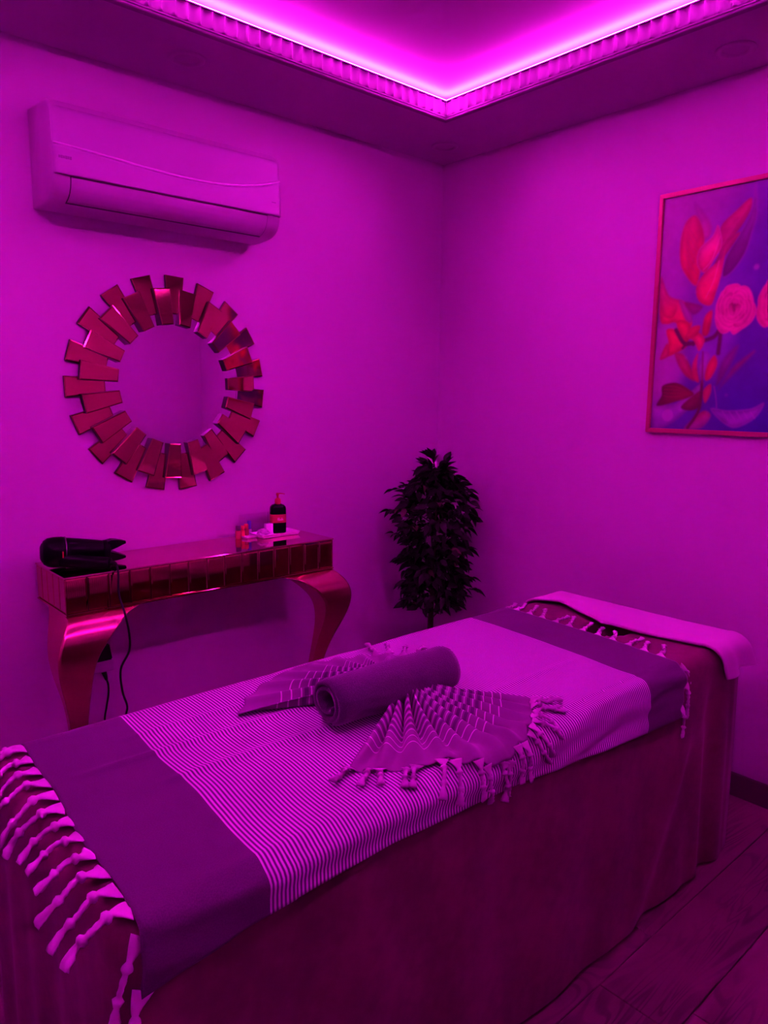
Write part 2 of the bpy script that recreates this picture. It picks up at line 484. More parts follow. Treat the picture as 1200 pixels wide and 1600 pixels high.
# ------------------------------------------------------------------ striped throw on the bed
YM = (BYF + BYN) / 2
TH = .004
def sec_y(v, off):
    """v>0 runs towards the near side"""
    y_, z_, n_, nz = edge_sec(-v, BYN, BYF)
    return y_ + n_ * off, z_ + nz * off
def yv(y_):     # inverse on the flat top
    return YM - y_
HEM = [(-2.30, .432), (-2.22, .425), (-2.09, .402), (-1.78, .392), (-1.4, .41), (-.92, .452), (-.70, .464)]
def thr_x(u, v):
    """u in 0..1 along the throw"""
    t = (v + .36) / .8
    xs = -2.229 - .046 * t; xe = -.668 - .075 * max(0, t) ** 1.6
    return xs + (xe - xs) * u
def thr_pt(u, vf):
    x_ = -2.25 + u * 1.57
    vmax = interp(x_, HEM); vmin = -.405
    v = vmin + (vmax - vmin) * vf
    x_ = thr_x(u, v)
    x_ += .004 * n3((u * 3, v * 3, 1), 2) * 2
    flat = (BYF - BYN) / 2 - BR
    off = TH
    if abs(v) < flat:
        # lengthwise creases of the laid cloth
        for (vc, ua, ub, h_, sl) in ((-.10, .02, .42, .0045, .05), (.02, .10, .50, .005, .06), (-.20, .10, .34, .003, .03), (.12, .55, .9, .002, .02)):
            e = math.exp(-(((v - vc - sl * (u - .2)) / .011) ** 2)); m_ = max(0, min(1, (u - ua) / .06)) * max(0, min(1, (ub - u) / .08))
            off += h_ * e * m_
        off += .0012 * (1 + n3((x_ * 1.4, v * 5, 0), 3))
    else:
        d = abs(v) - flat
        k_ = min(1, d / .03)
        w_ = n3((x_ * 2.2, v * 26, 4), 1.6) + .6 * math.sin((v * 115) + 7 * n3((x_, 0, 2), 2.4))
        off += k_ * (.004 + .0045 * max(-.8, w_))
        if v > 0 and x_ < -2.02: off += .002 * k_
    # hem lies a touch proud
    y_, z_ = sec_y(v, off)
    return Vector((x_, y_, z_)), v
NU, NV = 230, 130
vs_, uvs = [], []
for i in range(NU):
    u = i / (NU - 1)
    for j in range(NV):
        p, v = thr_pt(u, j / (NV - 1)); vs_.append(p); uvs.append((u * THROW_L, v))
throw = empty('striped_throw', (-1.46, YM, BZ)); tag(throw, 'striped fringed cotton throw with grey end bands spread over the massage bed', 'throw')
TINV = Matrix.Translation(throw.location).inverted()
o = obj('cloth', vs_, grid_faces(NU, NV), 'striped_cotton', throw, True, uvs); o.matrix_parent_inverse = TINV
sm = o.modifiers.new('thickness', 'SOLIDIFY'); sm.thickness = .0022; sm.offset = -1
del vs_, uvs

TPROF = [(0, .0235, .0012), (.08, .0185, .0020), (.17, .0115, .0034), (.25, .0052, .0046), (.29, .0088, .0084), (.33, .0094, .0088), (.37, .0042, .0042), (.43, .0052, .0050),
         (.49, .0040, .0040), (.55, .0050, .0048), (.60, .0038, .0038), (.64, .0082, .0078), (.68, .0074, .0070), (.72, .0040, .0040), (.80, .0062, .0050), (.91, .0088, .0060), (1.0, .0098, .0034)]
def tassel(frame, L, mat, parent, inv, sc=1.0, seed=0, name='tassel', wsc=1.0):
    rng = random.Random(seed); ph = rng.random() * 6
    vs_, fs = [], []; seg = 10
    prof = []
    for a, b in zip(TPROF[:-1], TPROF[1:]):
        prof.append(a); prof.append(tuple((p + q) / 2 for p, q in zip(a, b)))
    prof.append(TPROF[-1])
    for (s, wd, th) in prof:
        pos, side, nor = frame(s * L)
        k_ = wsc if s < .3 else 1
        for q in range(seg):
            a = 2 * PI * q / seg
            g_ = 1 + (.16 * math.cos(4 * a + 38 * s + ph) if s > .36 else .05 * math.cos(9 * a + ph))
            if s > .8: g_ *= 1 + .14 * math.cos(5 * a + ph)
            vs_.append(pos + side * (wd * sc * k_ * g_ * math.cos(a)) + nor * (th * sc * (g_ * math.sin(a))))
    fs = []
    n = len(prof)
    for i in range(n - 1):
        for q in range(seg):
            a = i * seg + q; b = i * seg + (q + 1) % seg
            fs.append((a, b, b + seg, a + seg))
    fs.append(tuple(range(seg))[::-1]); fs.append(tuple((n - 1) * seg + q for q in range(seg)))
    o = obj(name, vs_, fs, mat, parent, True)
    if inv is not None: o.matrix_parent_inverse = inv
    return o
def path_frame(pts, up=Vector((0, 0, 1)), side0=None):
    P = smooth_path(pts, 10); cum = [0]
    for a, b in zip(P[:-1], P[1:]): cum.append(cum[-1] + (b - a).length)
    L = cum[-1]
    def fr(s):
        s = min(max(s, 0), L * .9999); i = max(0, np.searchsorted(cum, s, 'right') - 1); i = min(i, len(P) - 2)
        t = (s - cum[i]) / max(1e-9, cum[i + 1] - cum[i]); pos = P[i].lerp(P[i + 1], t)
        d = (P[min(i + 2, len(P) - 1)] - P[max(i - 1, 0)]).normalized()
        sd = d.cross(up) if side0 is None else side0 - d * side0.dot(d)
        if sd.length < .05: sd = Vector((0, 1, 0)) - d * d.y
        sd.normalize(); return pos, sd, sd.cross(d)
    return fr, L
# foot end: the tassels lie over the rounded edge and hang
XM = (BXF + BXH) / 2
vlist = [-.345 + .0545 * k for k in range(13)]
for k, v in enumerate(vlist):
    rng = random.Random(100 + k)
    xe = thr_x(0, v) + .002
    y0, z0 = sec_y(v, 0)
    L = rng.uniform(.092, .112); dy = rng.uniform(-.010, .010) - .004; hh_ = rng.uniform(.003, .006); drop = rng.uniform(5, 11)
    pts = []
    for q in range(9):
        s = L * q / 8
        pts.append((xe - s * .93, y0 + dy * (q / 8) * 1.2 + .0025 * math.sin(q * 1.3 + k), z0 + .0055 + hh_ * math.sin(PI * min(1, q / 5)) - drop * max(0, s - .035) ** 2))
    fr, L2 = path_frame(pts, side0=Vector((0, -1, 0)))
    tassel(fr, L2, 'fringe_cotton', throw, TINV, rng.uniform(.92, 1.12), 100 + k)
# near corner of the foot end: the last two hang straight down
for k, (v, dx, L) in enumerate(((.345, -.030, .12), (.418, -.008, .125))):
    y0, z0 = sec_y(v, .006); xe = thr_x(0, v) + .003
    pts = [(xe, y0, z0), (xe - .012 + dx * .2, y0 - .005, z0 - .022), (xe - .012 + dx * .6, y0 - .006, z0 - .05), (xe - .010 + dx, y0 - .004, z0 - .085), (xe - .010 + dx * 1.2, y0 - .003, z0 - L)]
    fr, L2 = path_frame(pts, side0=Vector((-.6, 0, .8)))
    tassel(fr, L2, 'fringe_cotton', throw, TINV, .95, 300 + k, wsc=.9)
# head end: short knotted tassels lying on the velvet
vlist = [-.335 + .0548 * k for k in range(12)]
for k, v in enumerate(vlist):
    rng = random.Random(200 + k)
    xe = thr_x(1, v) - .002; y0, z0 = sec_y(v, 0)
    if hole(xe + .04, y0) < 1.2: pass
    L = rng.uniform(.060, .078); dy = rng.uniform(-.012, .030)
    pts = [(xe, y0, z0 + .004), (xe + L * .3, y0 + dy * .2, z0 + .008), (xe + L * .55, y0 + dy * .5 + rng.uniform(-.006, .006), z0 + .009), (xe + L * .8, y0 + dy * .9, z0 + .010 + rng.uniform(0, .006)), (xe + L, y0 + dy * 1.2, z0 + .009 + rng.uniform(0, .012))]
    fr, L2 = path_frame(pts, side0=Vector((0, 1, 0)))
    tassel(fr, L2, 'fringe_cotton', throw, TINV, .82, 200 + k)
for k, (v, dx, L) in enumerate(((.335, .05, .09), (.375, .012, .105), (.445, .004, .085))):
    y0, z0 = sec_y(v, .006); xe = thr_x(1, v) - .003
    pts = [(xe, y0, z0), (xe + .010 + dx * .3, y0 - .005, z0 - .012), (xe + .012 + dx * .6, y0 - .006, z0 - .04), (xe + .012 + dx * .8, y0 - .005, z0 - .065), (xe + .012 + dx, y0 - .004, z0 - L)]
    fr, L2 = path_frame(pts, side0=Vector((.5, 0, .8)))
    tassel(fr, L2, 'fringe_cotton', throw, TINV, .8, 320 + k, wsc=.8)

# ------------------------------------------------------------------ fan-folded fringed towel gathered under the roll
def topz(y_):
    d = max(0, (BYN + BR) - y_); d = min(d, BR * .97)
    d2 = min(max(0, y_ - (BYF - BR)), BR * .97); d = max(d, d2)
    return BZ - (BR - math.sqrt(BR * BR - d * d))
fan = empty('fan_folded_towel', (-1.49, -1.36, BZ + TH)); tag(fan, 'purple grey striped towel with fringe, pleated into a fan under the rolled towel', 'towel')
FINV = Matrix.Translation(fan.location).inverted()
def fan_z(r, R, th, npl, amp, seed, lift):
    q = r / R
    ph = th * npl * 2 * PI + 1.8 * n3((th * 3, seed, 0), 1.5)
    pl = (.5 + .5 * math.cos(ph)) ** 1.6
    ph2 = th * npl * 4.3 * PI + seed
    pl += .22 * (.5 + .5 * math.cos(ph2)) * (1 - q)
    return pl * amp * (max(0, 1 - q) ** .8 * min(1, q * 7 + .35) * 1.0 + .10) + lift * max(0, 1 - q * 2.4) ** 1.2
def fan_half(name, apex, a0, a1, rads, npl, amp, seed, lift, nr=70, na=260, zoff=.0045):
    vs_, uvs = [], []; rim = []; flat = []
    for j in range(na):
        th = j / (na - 1); ang = math.radians(a0 + (a1 - a0) * th)
        R = interp(th, rads) * (1 + .012 * math.sin(th * 60) + .015 * n3((th * 9, seed, 0), 1.3))
        for i in range(nr):
            q = i / (nr - 1); r = .006 + (R - .006) * q
            # pleats also crowd sideways near the gather
            aa = ang + .05 * math.sin(th * npl * 2 * PI) * (1 - q)
            x_ = apex[0] + r * math.cos(aa); y_ = apex[1] + r * math.sin(aa)
            y2, z2 = sec_y(YM - y_, TH + zoff + .009 * min(1, max(0, abs(YM - y_) - .28) / .03) + fan_z(r, R, th, npl, amp, seed, lift))
            vs_.append(Vector((x_, y2, z2))); uvs.append((r * .33 / R, th))
        rim.append(vs_[-1]); flat.append((x_, y_))
    o = obj(name, vs_, grid_faces(na, nr), 'fan_cotton', fan, True, uvs); o.matrix_parent_inverse = FINV
    sm = o.modifiers.new('thickness', 'SOLIDIFY'); sm.thickness = .0018; sm.offset = 1
    return rim, flat
rimR = fan_half('near_fan', (-1.497, -1.372), -152, -33, [(0, .335), (.12, .315), (.3, .290), (.5, .298), (.7, .290), (.85, .295), (1, .300)], 10, .046, 3.3, .022)
rimL = fan_half('far_fan', (-1.50, -1.33), 156, 34, [(0, .36), (.15, .34), (.35, .318), (.6, .300), (.85, .30), (1, .30)], 8, .050, 8.1, .025)
def rim_tassels(rf, ths, centre, seed):
    rim, flat = rf
    for k, th in enumerate(ths):
        rng = random.Random(seed + k)
        p = rim[int(th * (len(rim) - 1))]; pf = flat[int(th * (len(rim) - 1))]; d = (p - Vector((centre[0], centre[1], p.z))); d.z = 0; d.normalize()
        rot = rng.uniform(-.35, .35); d = Matrix.Rotation(rot, 3, 'Z') @ d
        L = rng.uniform(.066, .082); pts = []
        for q in range(6):
            s = L * q / 5; pp = Vector((pf[0], pf[1], 0)) - d * .004 + d * s
            y2, z2 = sec_y(YM - pp.y, TH + .013 + .003 * math.sin(q * 1.7 + k))
            pts.append(p.copy() if q == 0 else Vector((pp.x, y2, z2)))
        fr, L2 = path_frame(pts)
        tassel(fr, L2, 'fan_fringe_cotton', fan, FINV, .86, seed + k, wsc=.75)
rim_tassels(rimR, [.005, .06, .085, .17, .20, .285, .32, .40, .43, .50, .535, .60, .635, .685, .73, .775, .815, .86, .90, .94, .98], (-1.497, -1.372), 400)
rim_tassels(rimL, [.82, .88, .94, .99], (-1.50, -1.33), 500)

# ------------------------------------------------------------------ rolled towel
roll = empty('rolled_towel', (-1.53, -1.36, BZ + .01)); tag(roll, 'dark purple grey terry towel rolled into a cylinder on the massage bed', 'towel')
RINV = Matrix.Translation(roll.location).inverted()
A = Vector((-1.720, -1.362, .771)); B = Vector((-1.362, -1.372, .771))
ax = (B - A).normalized(); sd = Vector((0, 0, 1)).cross(ax).normalized(); upv = ax.cross(sd)
RO, TURNS, THK = .0595, 2.1, .0165
nsp, nlen = 150, 26
def spiral(t, inner):
    # t 0..1 from the core to the free end; free end lies low on the camera side
    a_end = math.radians(-118)
    ang = a_end - (1 - t) * TURNS * 2 * PI
    r = .0290 + (RO - .0290) * (t ** .95) - (THK if inner else 0)
    if t > .97: r -= (t - .97) / .03 * .003 * (0 if inner else 1)
    return ang, max(r, .002)
loop = [spiral(i / (nsp - 1), False) for i in range(nsp)] + [spiral(i / (nsp - 1), True) for i in range(nsp - 1, -1, -1)]
vs_, fs = [], []; m = len(loop)
for q in range(nlen):
    s = q / (nlen - 1)
    e = min(1, min(s, 1 - s) / .04)
    for i, (ang, r) in enumerate(loop):
        tt = (i if i < nsp else 2 * nsp - 1 - i) / (nsp - 1)
        outer = i < nsp
        mid_r = spiral(tt, False)[1] - THK / 2
        rr_ = mid_r + (r - mid_r) * math.sqrt(max(0, 1 - (1 - e) ** 2) * .75 + .25)
        rr_ += .0016 * n3((s * 4, tt * 6, outer), 2) + .0015 * math.sin(s * 9 + tt * 4)
        tele = .010 * (.5 - tt) * (1 if s > .5 else -1) * abs(2 * s - 1) ** 6     # layers step in slightly at the ends
        vs_.append(A.lerp(B, s) + ax * (-tele * 0 + .006 * n3((tt * 5, s > .5, 0), 1.2) * abs(2 * s - 1) ** 8) + sd * math.cos(ang) * rr_ + upv * math.sin(ang) * rr_ * .97)
for q in range(nlen - 1):
    for i in range(m):
        i2 = (i + 1) % m
        fs.append((q * m + i, q * m + i2, (q + 1) * m + i2, (q + 1) * m + i))
for q in (0, nlen - 1):
    for i in range(nsp - 1):
        fs.append((q * m + i, q * m + i + 1, q * m + m - 2 - i, q * m + m - 1 - i))
o = obj('terry_cloth', vs_, fs, 'dark_terry', roll, True); o.matrix_parent_inverse = RINV
bm = bmesh.new(); bm.from_mesh(o.data); bmesh.ops.recalc_face_normals(bm, faces=bm.faces); bm.to_mesh(o.data); bm.free()

# ------------------------------------------------------------------ pale towel across the head end
XIN = [(-.40, -.50), (-.325, -.535), (-.22, -.500), (-.08, -.565), (.02, -.625), (.09, -.592), (.22, -.560), (.31, -.548), (.36, -.528), (.46, -.505)]
XOUT = [(-.40, -.375), (-.3, -.362), (-.1, -.362), (.15, -.366), (.30, -.362), (.36, -.335), (.46, -.270)]
nu, nv = 110, 34
vs_ = []
for i in range(nu):
    v = -.362 + .80 * i / (nu - 1)
    for j in range(nv):
        q = j / (nv - 1)
        # near end cut at a slant
        vv = -.352 + (interp(q, [(0, .412), (.5, .405), (1, .420)]) + .352) * i / (nu - 1)
        xi, xo = interp(vv, XIN), interp(vv, XOUT)
        x_ = xi + (xo - xi) * q
        off = .010 + .0015 * n3((x_ * 5, vv * 5, 0), 2)
        fl_ = max(0, vv - .30)
        off += fl_ * (.10 + .10 * math.sin(q * 5.5 + .6)) + .006 * min(1, fl_ * 12) * math.sin(q * 9)
        # lifted along the front edge beside the face opening
        off += .016 * math.exp(-((vv - .0) / .10) ** 2) * max(0, 1 - q * 1.3)
        off += .010 * math.exp(-((vv + .20) / .10) ** 2) * max(0, 1 - q * 1.6)
        y_, z_ = sec_y(vv, off)
        vs_.append(Vector((x_, y_, z_)))
o = obj('hand_towel', vs_, grid_faces(nu, nv), 'white_terry', None, True)
sm = o.modifiers.new('thickness', 'SOLIDIFY'); sm.thickness = .008; sm.offset = 0
tag(o, 'pale plain towel folded lengthwise across the head end of the massage bed', 'towel')

# ------------------------------------------------------------------ mirrored console table
TX0, TX1, TY0, TY1, TZ0, TZ1 = -1.900, -.872, -.288, -.012, .750, .867
con = empty('console_table', ((TX0 + TX1) / 2, -.15, 0)); tag(con, 'bronze mirror tiled console table on two curved gold legs against the wall', 'table')
CINV = Matrix.Translation(con.location).inverted()
def cpart(o): o.matrix_parent_inverse = CINV; return o
cpart(box('carcass', (TX0 + .006, TY0 + .006, TZ0), (TX1 - .006, TY1, TZ1 - .006), 'dark_edge', con))
cpart(box('mirror_top', (TX0 - .002, TY0 - .003, TZ1 - .006), (TX1 + .002, TY1, TZ1), 'bronze_mirror_top', con, .002, 1))
cpart(box('bottom_rail', (TX0 - .001, TY0 - .002, TZ0 - .006), (TX1 + .001, TY1, TZ0), 'bronze_mirror', con, .001, 1))
def tile_mesh(wd, ht):
    bw = .0055; b = .0018; t_ = .0048
    hw, hh = wd / 2 - .0009, ht / 2 - .0009
    vs_ = []
    for (sx, y_) in ((1, 0), (1, -t_ + b), (0, -t_)):
        k_ = 0 if sx else bw
        vs_ += [(-hw + k_, y_, -hh + k_), (hw - k_, y_, -hh + k_), (hw - k_, y_, hh - k_), (-hw + k_, y_, hh - k_)]
    fs = [(8, 9, 10, 11)]
    for r_ in (0, 4):
        for k in range(4): fs.append((r_ + k, r_ + (k + 1) % 4, r_ + 4 + (k + 1) % 4, r_ + 4 + k))
    fs.append((3, 2, 1, 0))
    me = bpy.data.meshes.new('mirror_tile'); me.from_pydata(vs_, [], fs); me.materials.append(MATS['bronze_mirror']); me.update(); return me
ntf, nts = 15, 5
wf = (TX1 - TX0) / ntf; ws_ = (TY1 - TY0) / nts
mf, ms_ = tile_mesh(wf, TZ1 - .006 - TZ0), tile_mesh(ws_, TZ1 - .006 - TZ0)
rng = random.Random(4)
zt = (TZ1 - .006 + TZ0) / 2
def tile(me, loc, rz):
    o = bpy.data.objects.new('mirror_tile', me); COL.objects.link(o); o.parent = con; o.matrix_parent_inverse = CINV
    o.location = loc; o.rotation_euler = (rng.uniform(-.010, .010), 0, rz + rng.uniform(-.012, .012))
for k in range(ntf): tile(mf, (TX0 + wf * (k + .5), TY0 + .0052, zt), 0)
for k in range(nts):
    tile(ms_, (TX0 + .0052, TY0 + ws_ * (k + .5), zt), -PI / 2)
    tile(ms_, (TX1 - .0052, TY0 + ws_ * (k + .5), zt), PI / 2)
# curved legs: (z, outer, inner, front, back) outer/inner measured inwards from the table end
LEG = [(.744, .000, .250, -.284, -.110), (.738, -.003, .215, -.300, -.125), (.728, -.011, .180, -.318, -.150), (.714, -.022, .158, -.334, -.178), (.695, -.033, .135, -.346, -.205), (.672, -.042, .112, -.352, -.224),
       (.645, -.048, .090, -.352, -.237), (.615, -.050, .074, -.346, -.245), (.575, -.045, .066, -.332, -.248), (.53, -.034, .064, -.312, -.246), (.48, -.018, .066, -.288, -.237), (.43, -.004, .066, -.266, -.224),
       (.37, .008, .066, -.246, -.207), (.30, .018, .066, -.226, -.190), (.22, .024, .066, -.210, -.176), (.14, .026, .066, -.203, -.168), (.07, .020, .066, -.208, -.166), (.025, .008, .066, -.222, -.168), (.0, .006, .066, -.224, -.168)]
for sgn, xe in ((1, TX0), (-1, TX1)):
    vs_, fs = [], []; bm = bmesh.new()
    rings = []
    for (z_, ou, inn, fy, by) in LEG:
        c_ = .006
        xa_, xb_ = xe + sgn * ou, xe + sgn * inn
        s_ = sgn * c_
        pts = [(xa_ + s_, fy), (xb_ - s_, fy), (xb_, fy + c_), (xb_, by - c_), (xb_ - s_, by), (xa_ + s_, by), (xa_, by - c_), (xa_, fy + c_)]
        rings.append([bm.verts.new((a, b, z_)) for a, b in pts])
    for a, b in zip(rings[:-1], rings[1:]):
        for k in range(8): bm.faces.new((a[k], a[(k + 1) % 8], b[(k + 1) % 8], b[k]))
    bm.faces.new(rings[0]); bm.faces.new(rings[-1][::-1])
    o = bmobj('leg', bm, 'gold_satin', con); autosmooth(o, 40); cpart(o)
    sb = o.modifiers.new('smooth', 'SUBSURF'); sb.levels = 2; sb.render_levels = 2
    bm = bmesh.new(); bm.from_mesh(o.data)
    cl = bm.edges.layers.float.get('crease_edge') or bm.edges.layers.float.new('crease_edge')
    for e in bm.edges:
        if abs(e.verts[0].co.z - e.verts[1].co.z) > .002: e[cl] = .55
        if max(e.verts[0].co.z, e.verts[1].co.z) < .001 or min(e.verts[0].co.z, e.verts[1].co.z) > .743: e[cl] = 1
    bm.to_mesh(o.data); bm.free()

# ------------------------------------------------------------------ sunburst mirror
MC = Vector((-1.391, 0, 1.455))
mir = empty('sunburst_mirror', (MC.x, 0, MC.z)); tag(mir, 'round wall mirror framed by a sunburst of bronze mirror wedges', 'mirror')
GTILT = math.radians(-1.3)
g_ = lathe('mirror_glass', [(.001, 0), (.262, 0), (.262, .008), (.001, .008)], 'mirror_glass', mir, 96)
g_.rotation_euler = (PI / 2, 0, GTILT); g_.location = (0, -.008, 0)
for p in g_.data.polygons: p.use_smooth = False
lathe('backing', [(.001, 0), (.335, 0), (.335, .004), (.001, .004)], 'dark_edge', mir, 64).rotation_euler = (PI / 2, 0, 0)
def wedge_mesh(r0, r1, w0, w1, y0, t0, t1):
    """radial wedge along +z: dark sides and a bevelled mirror face; t0,t1 thickness at inner and outer end"""
    b = .004; bd = .0022
    o_ = [(-w0 / 2, r0, t0), (w0 / 2, r0, t0), (w1 / 2, r1, t1), (-w1 / 2, r1, t1)]
    i_ = [(-w0 / 2 + b, r0 + b, t0), (w0 / 2 - b, r0 + b, t0), (w1 / 2 - b, r1 - b, t1), (-w1 / 2 + b, r1 - b, t1)]
    vs_ = [(x_, y0, z_) for x_, z_, t in o_] + [(x_, y0 - t + bd, z_) for x_, z_, t in o_] + [(x_, y0 - t, z_) for x_, z_, t in i_]
    fs = [(8, 9, 10, 11)] + [(4 + k, 4 + (k + 1) % 4, 8 + (k + 1) % 4, 8 + k) for k in range(4)] + [(k, (k + 1) % 4, 4 + (k + 1) % 4, 4 + k) for k in range(4)] + [(3, 2, 1, 0)]
    me = bpy.data.meshes.new('mirror_wedge'); me.from_pydata(vs_, [], fs); me.materials.append(MATS['bronze_mirror']); me.materials.append(MATS['dark_edge'])
    for k, p in enumerate(me.polygons): p.material_index = 1 if k >= 5 else 0
    me.update(); return me
w_out = wedge_mesh(.250, .383, .048, .071, -.004, .018, .012)
w_in = wedge_mesh(.212, .338, .044, .066, -.012, .026, .014)
NW = 19
rng = random.Random(12)
for k in range(NW):
    for me, ph in ((w_out, 0), (w_in, .5)):
        a = math.radians(2.5) + 2 * PI * (k + ph) / NW
        o = bpy.data.objects.new('mirror_wedge', me); COL.objects.link(o); o.parent = mir
        o.rotation_euler = (rng.uniform(-.015, .015), a + rng.uniform(-.01, .01), rng.uniform(-.015, .015))

# ------------------------------------------------------------------ air conditioner
AX0, AX1 = -1.836, -1.040
ac = empty('air_conditioner', ((AX0 + AX1) / 2, 0, 1.985)); tag(ac, 'white wall mounted split air conditioner with closed louvre flap', 'air conditioner')
AINV = Matrix.Translation(ac.location).inverted()
prof = [(-.003, 2.282), (-.10, 2.282), (-.150, 2.279), (-.178, 2.270), (-.190, 2.255), (-.194, 2.235), (-.196, 2.15), (-.198, 2.060), (-.197, 2.045), (-.192, 2.028), (-.182, 2.013), (-.166, 2.001), (-.145, 1.993), (-.115, 1.988), (-.07, 1.985), (-.03, 1.986), (-.003, 1.992)]
def prof_y(z_):   # front surface of the casing at height z
    pts = sorted([(z, y) for y, z in prof[4:14]]); return interp(z_, pts)
vs_, fs = [], []
cy_, cz_ = -.09, 2.13
stations = [(AX0, .93), (AX0 + .003, .972), (AX0 + .009, .993), (AX0 + .018, 1), (AX1 - .018, 1), (AX1 - .009, .993), (AX1 - .003, .972), (AX1, .93)]
for x_, k_ in stations:
    for y_, z_ in prof:
        yy = y_ if y_ > -.01 else cy_ + (y_ - cy_) * k_
        vs_.append((x_, yy, cz_ + (z_ - cz_) * (k_ if y_ < -.01 else 1)))
m = len(prof); fs = grid_faces(len(stations), m)
fs = [f_ for f_ in fs] + [(i * m + m - 1, (i + 1) * m + m - 1, (i + 1) * m, i * m) for i in range(len(stations) - 1)]
fs += [tuple(range(m)), tuple((len(stations) - 1) * m + k for k in range(m))[::-1]]
o = obj('casing', vs_, fs, 'white_plastic', ac); bm = bmesh.new(); bm.from_mesh(o.data); bmesh.ops.recalc_face_normals(bm, faces=bm.faces); bm.to_mesh(o.data); bm.free()
autosmooth(o, 40); o.matrix_parent_inverse = AINV
# front panel with the long curved ledge
CREASE = [(-1.836, 2.143), (-1.74, 2.139), (-1.648, 2.133), (-1.54, 2.126), (-1.433, 2.122), (-1.33, 2.124), (-1.22, 2.135), (-1.128, 2.151), (-1.09, 2.166), (-1.036, 2.183)]
cs = np.polyfit([p[0] for p in CREASE], [p[1] for p in CREASE], 4)
nxp, nzp = 80, 44
vs_ = []
for i in range(nxp):
    x_ = AX0 + .001 + (AX1 - AX0 - .002) * i / (nxp - 1)
    zc_ = float(np.polyval(cs, x_))
    e = min(x_ - AX0, AX1 - x_); er = .010 * (1 - min(1, e / .02)) ** 2
    zs = list(np.linspace(2.0605, zc_ - .014, 14)) + list(np.linspace(zc_ - .0125, zc_ + .0125, 16)) + list(np.linspace(zc_ + .016, 2.252, 14))
    for z_ in zs:
        t = min(1, max(0, (zc_ + .008 - z_) / .016))
        y_ = prof_y(z_) - .004 - .0060 * t * (1 - .05 * max(0, min(1, (zc_ - .012 - z_) / .05)))
        if z_ > 2.238: y_ += .004 * ((z_ - 2.238) / .014) ** 2
        vs_.append(Vector((x_, y_ + er, z_)))
o = obj('front_panel', vs_, grid_faces(nxp, nzp), 'white_plastic_gloss', ac, True); o.matrix_parent_inverse = AINV
sm = o.modifiers.new('thickness', 'SOLIDIFY'); sm.thickness = .006; sm.offset = -1
cr = []  # silvery tube added along the ledge to stand in for its bright highlight
for i in range(60):
    x_ = AX0 + .004 + (AX1 - AX0 - .008) * i / 59; zc_ = float(np.polyval(cs, x_))
    cr.append(Vector((x_, prof_y(zc_) - .0065, zc_ + .002)))
o = tube('ledge_highlight', cr, lambda t: .0018 + .0030 * math.sin(PI * min(1, max(0, t * .9 + .08))) ** .7, 'highlight_silver', ac, 10); o.matrix_parent_inverse = AINV
# louvre flap in its dark slot
def ac_patch(name, xa_, xb_, za, zb, out, mat, n=12, zskew=0):
    vs_ = []
    for i in range(2):
        x_ = (xa_, xb_)[i]
        for j in range(n):
            z_ = za + (zb - za) * j / (n - 1); y_ = prof_y(z_)
            vs_.append(Vector((x_, y_ - out, z_)))
    o = obj(name, vs_, grid_faces(2, n), mat, ac, True); o.matrix_parent_inverse = AINV
    s_ = o.modifiers.new('thickness', 'SOLIDIFY'); s_.thickness = .003; s_.offset = 0
    return o
ac_patch('flap_slot', -1.786, -1.098, 1.9925, 2.0585, .0005, 'panel_gap')
ac_patch('louvre_flap', -1.7835, -1.1005, 1.9945, 2.0560, .0030, 'white_plastic')
# maker's mark (too blurred in the photograph to read) and a small print at the right
yl = prof_y(2.107) - .0100
for k in range(6):
    hw = .0026; hh = (.0035, .0042, .0036, .0044, .0040, .0044)[k]; xk = -1.817 + k * .0064
    o = box('maker_mark', (xk - hw, yl - .0012, 2.1075 - hh), (xk + hw, yl + .002, 2.1075 + hh), 'logo_grey', ac); o.matrix_parent_inverse = AINV
for k in range(3):
    o = box('small_print', (-1.083 + k * .006, yl - .0012, 2.103), (-1.0785 + k * .006, yl + .002, 2.1052), 'logo_grey', ac); o.matrix_parent_inverse = AINV

# ------------------------------------------------------------------ framed flower picture on the right wall
PY0, PY1, PZ0, PZ1 = -1.115, -1.735, 1.297, 2.147
pic = empty('framed_picture', (0, (PY0 + PY1) / 2, PZ0)); tag(pic, 'copper framed print of red leaves and pink roses on the wall', 'picture')
PINV = Matrix.Translation(pic.location).inverted()
fw, fd = .016, .024
def frame_rail(a, b, c, d):
    """mitred rail: outer a->b, inner d<-c, all (y,z)"""
    vs_ = []
    for x_ in (-.002, -fd):
        vs_ += [(x_, *a), (x_, *b), (x_, *c), (x_, *d)]
    ctr = [((p[0] + q[0]) / 2, (p[1] + q[1]) / 2) for p, q in ((a, d), (b, c))]
    fs = [(0, 1, 2, 3), (7, 6, 5, 4), (0, 4, 5, 1), (1, 5, 6, 2), (2, 6, 7, 3), (3, 7, 4, 0)]
    bm = bmesh.new(); vv = [bm.verts.new(v_) for v_ in vs_]
    for f_ in fs: bm.faces.new([vv[i] for i in f_])
    bmesh.ops.recalc_face_normals(bm, faces=bm.faces)
    bmesh.ops.bevel(bm, geom=[e for e in bm.edges], offset=.002, segments=2, affect='EDGES')
    o = bmobj('frame_rail', bm, 'copper_frame', pic); o.matrix_parent_inverse = PINV
O = [(PY0, PZ0), (PY1, PZ0), (PY1, PZ1), (PY0, PZ1)]
I = [(PY0 - fw, PZ0 + fw), (PY1 + fw, PZ0 + fw), (PY1 + fw, PZ1 - fw), (PY0 - fw, PZ1 - fw)]
for k in range(4): frame_rail(O[k], O[(k + 1) % 4], I[(k + 1) % 4], I[k])
o = box('backing_board', (-.012, PY1 + .01, PZ0 + .01), (-.002, PY0 - .01, PZ1 - .01), 'frame_back', pic); o.matrix_parent_inverse = PINV
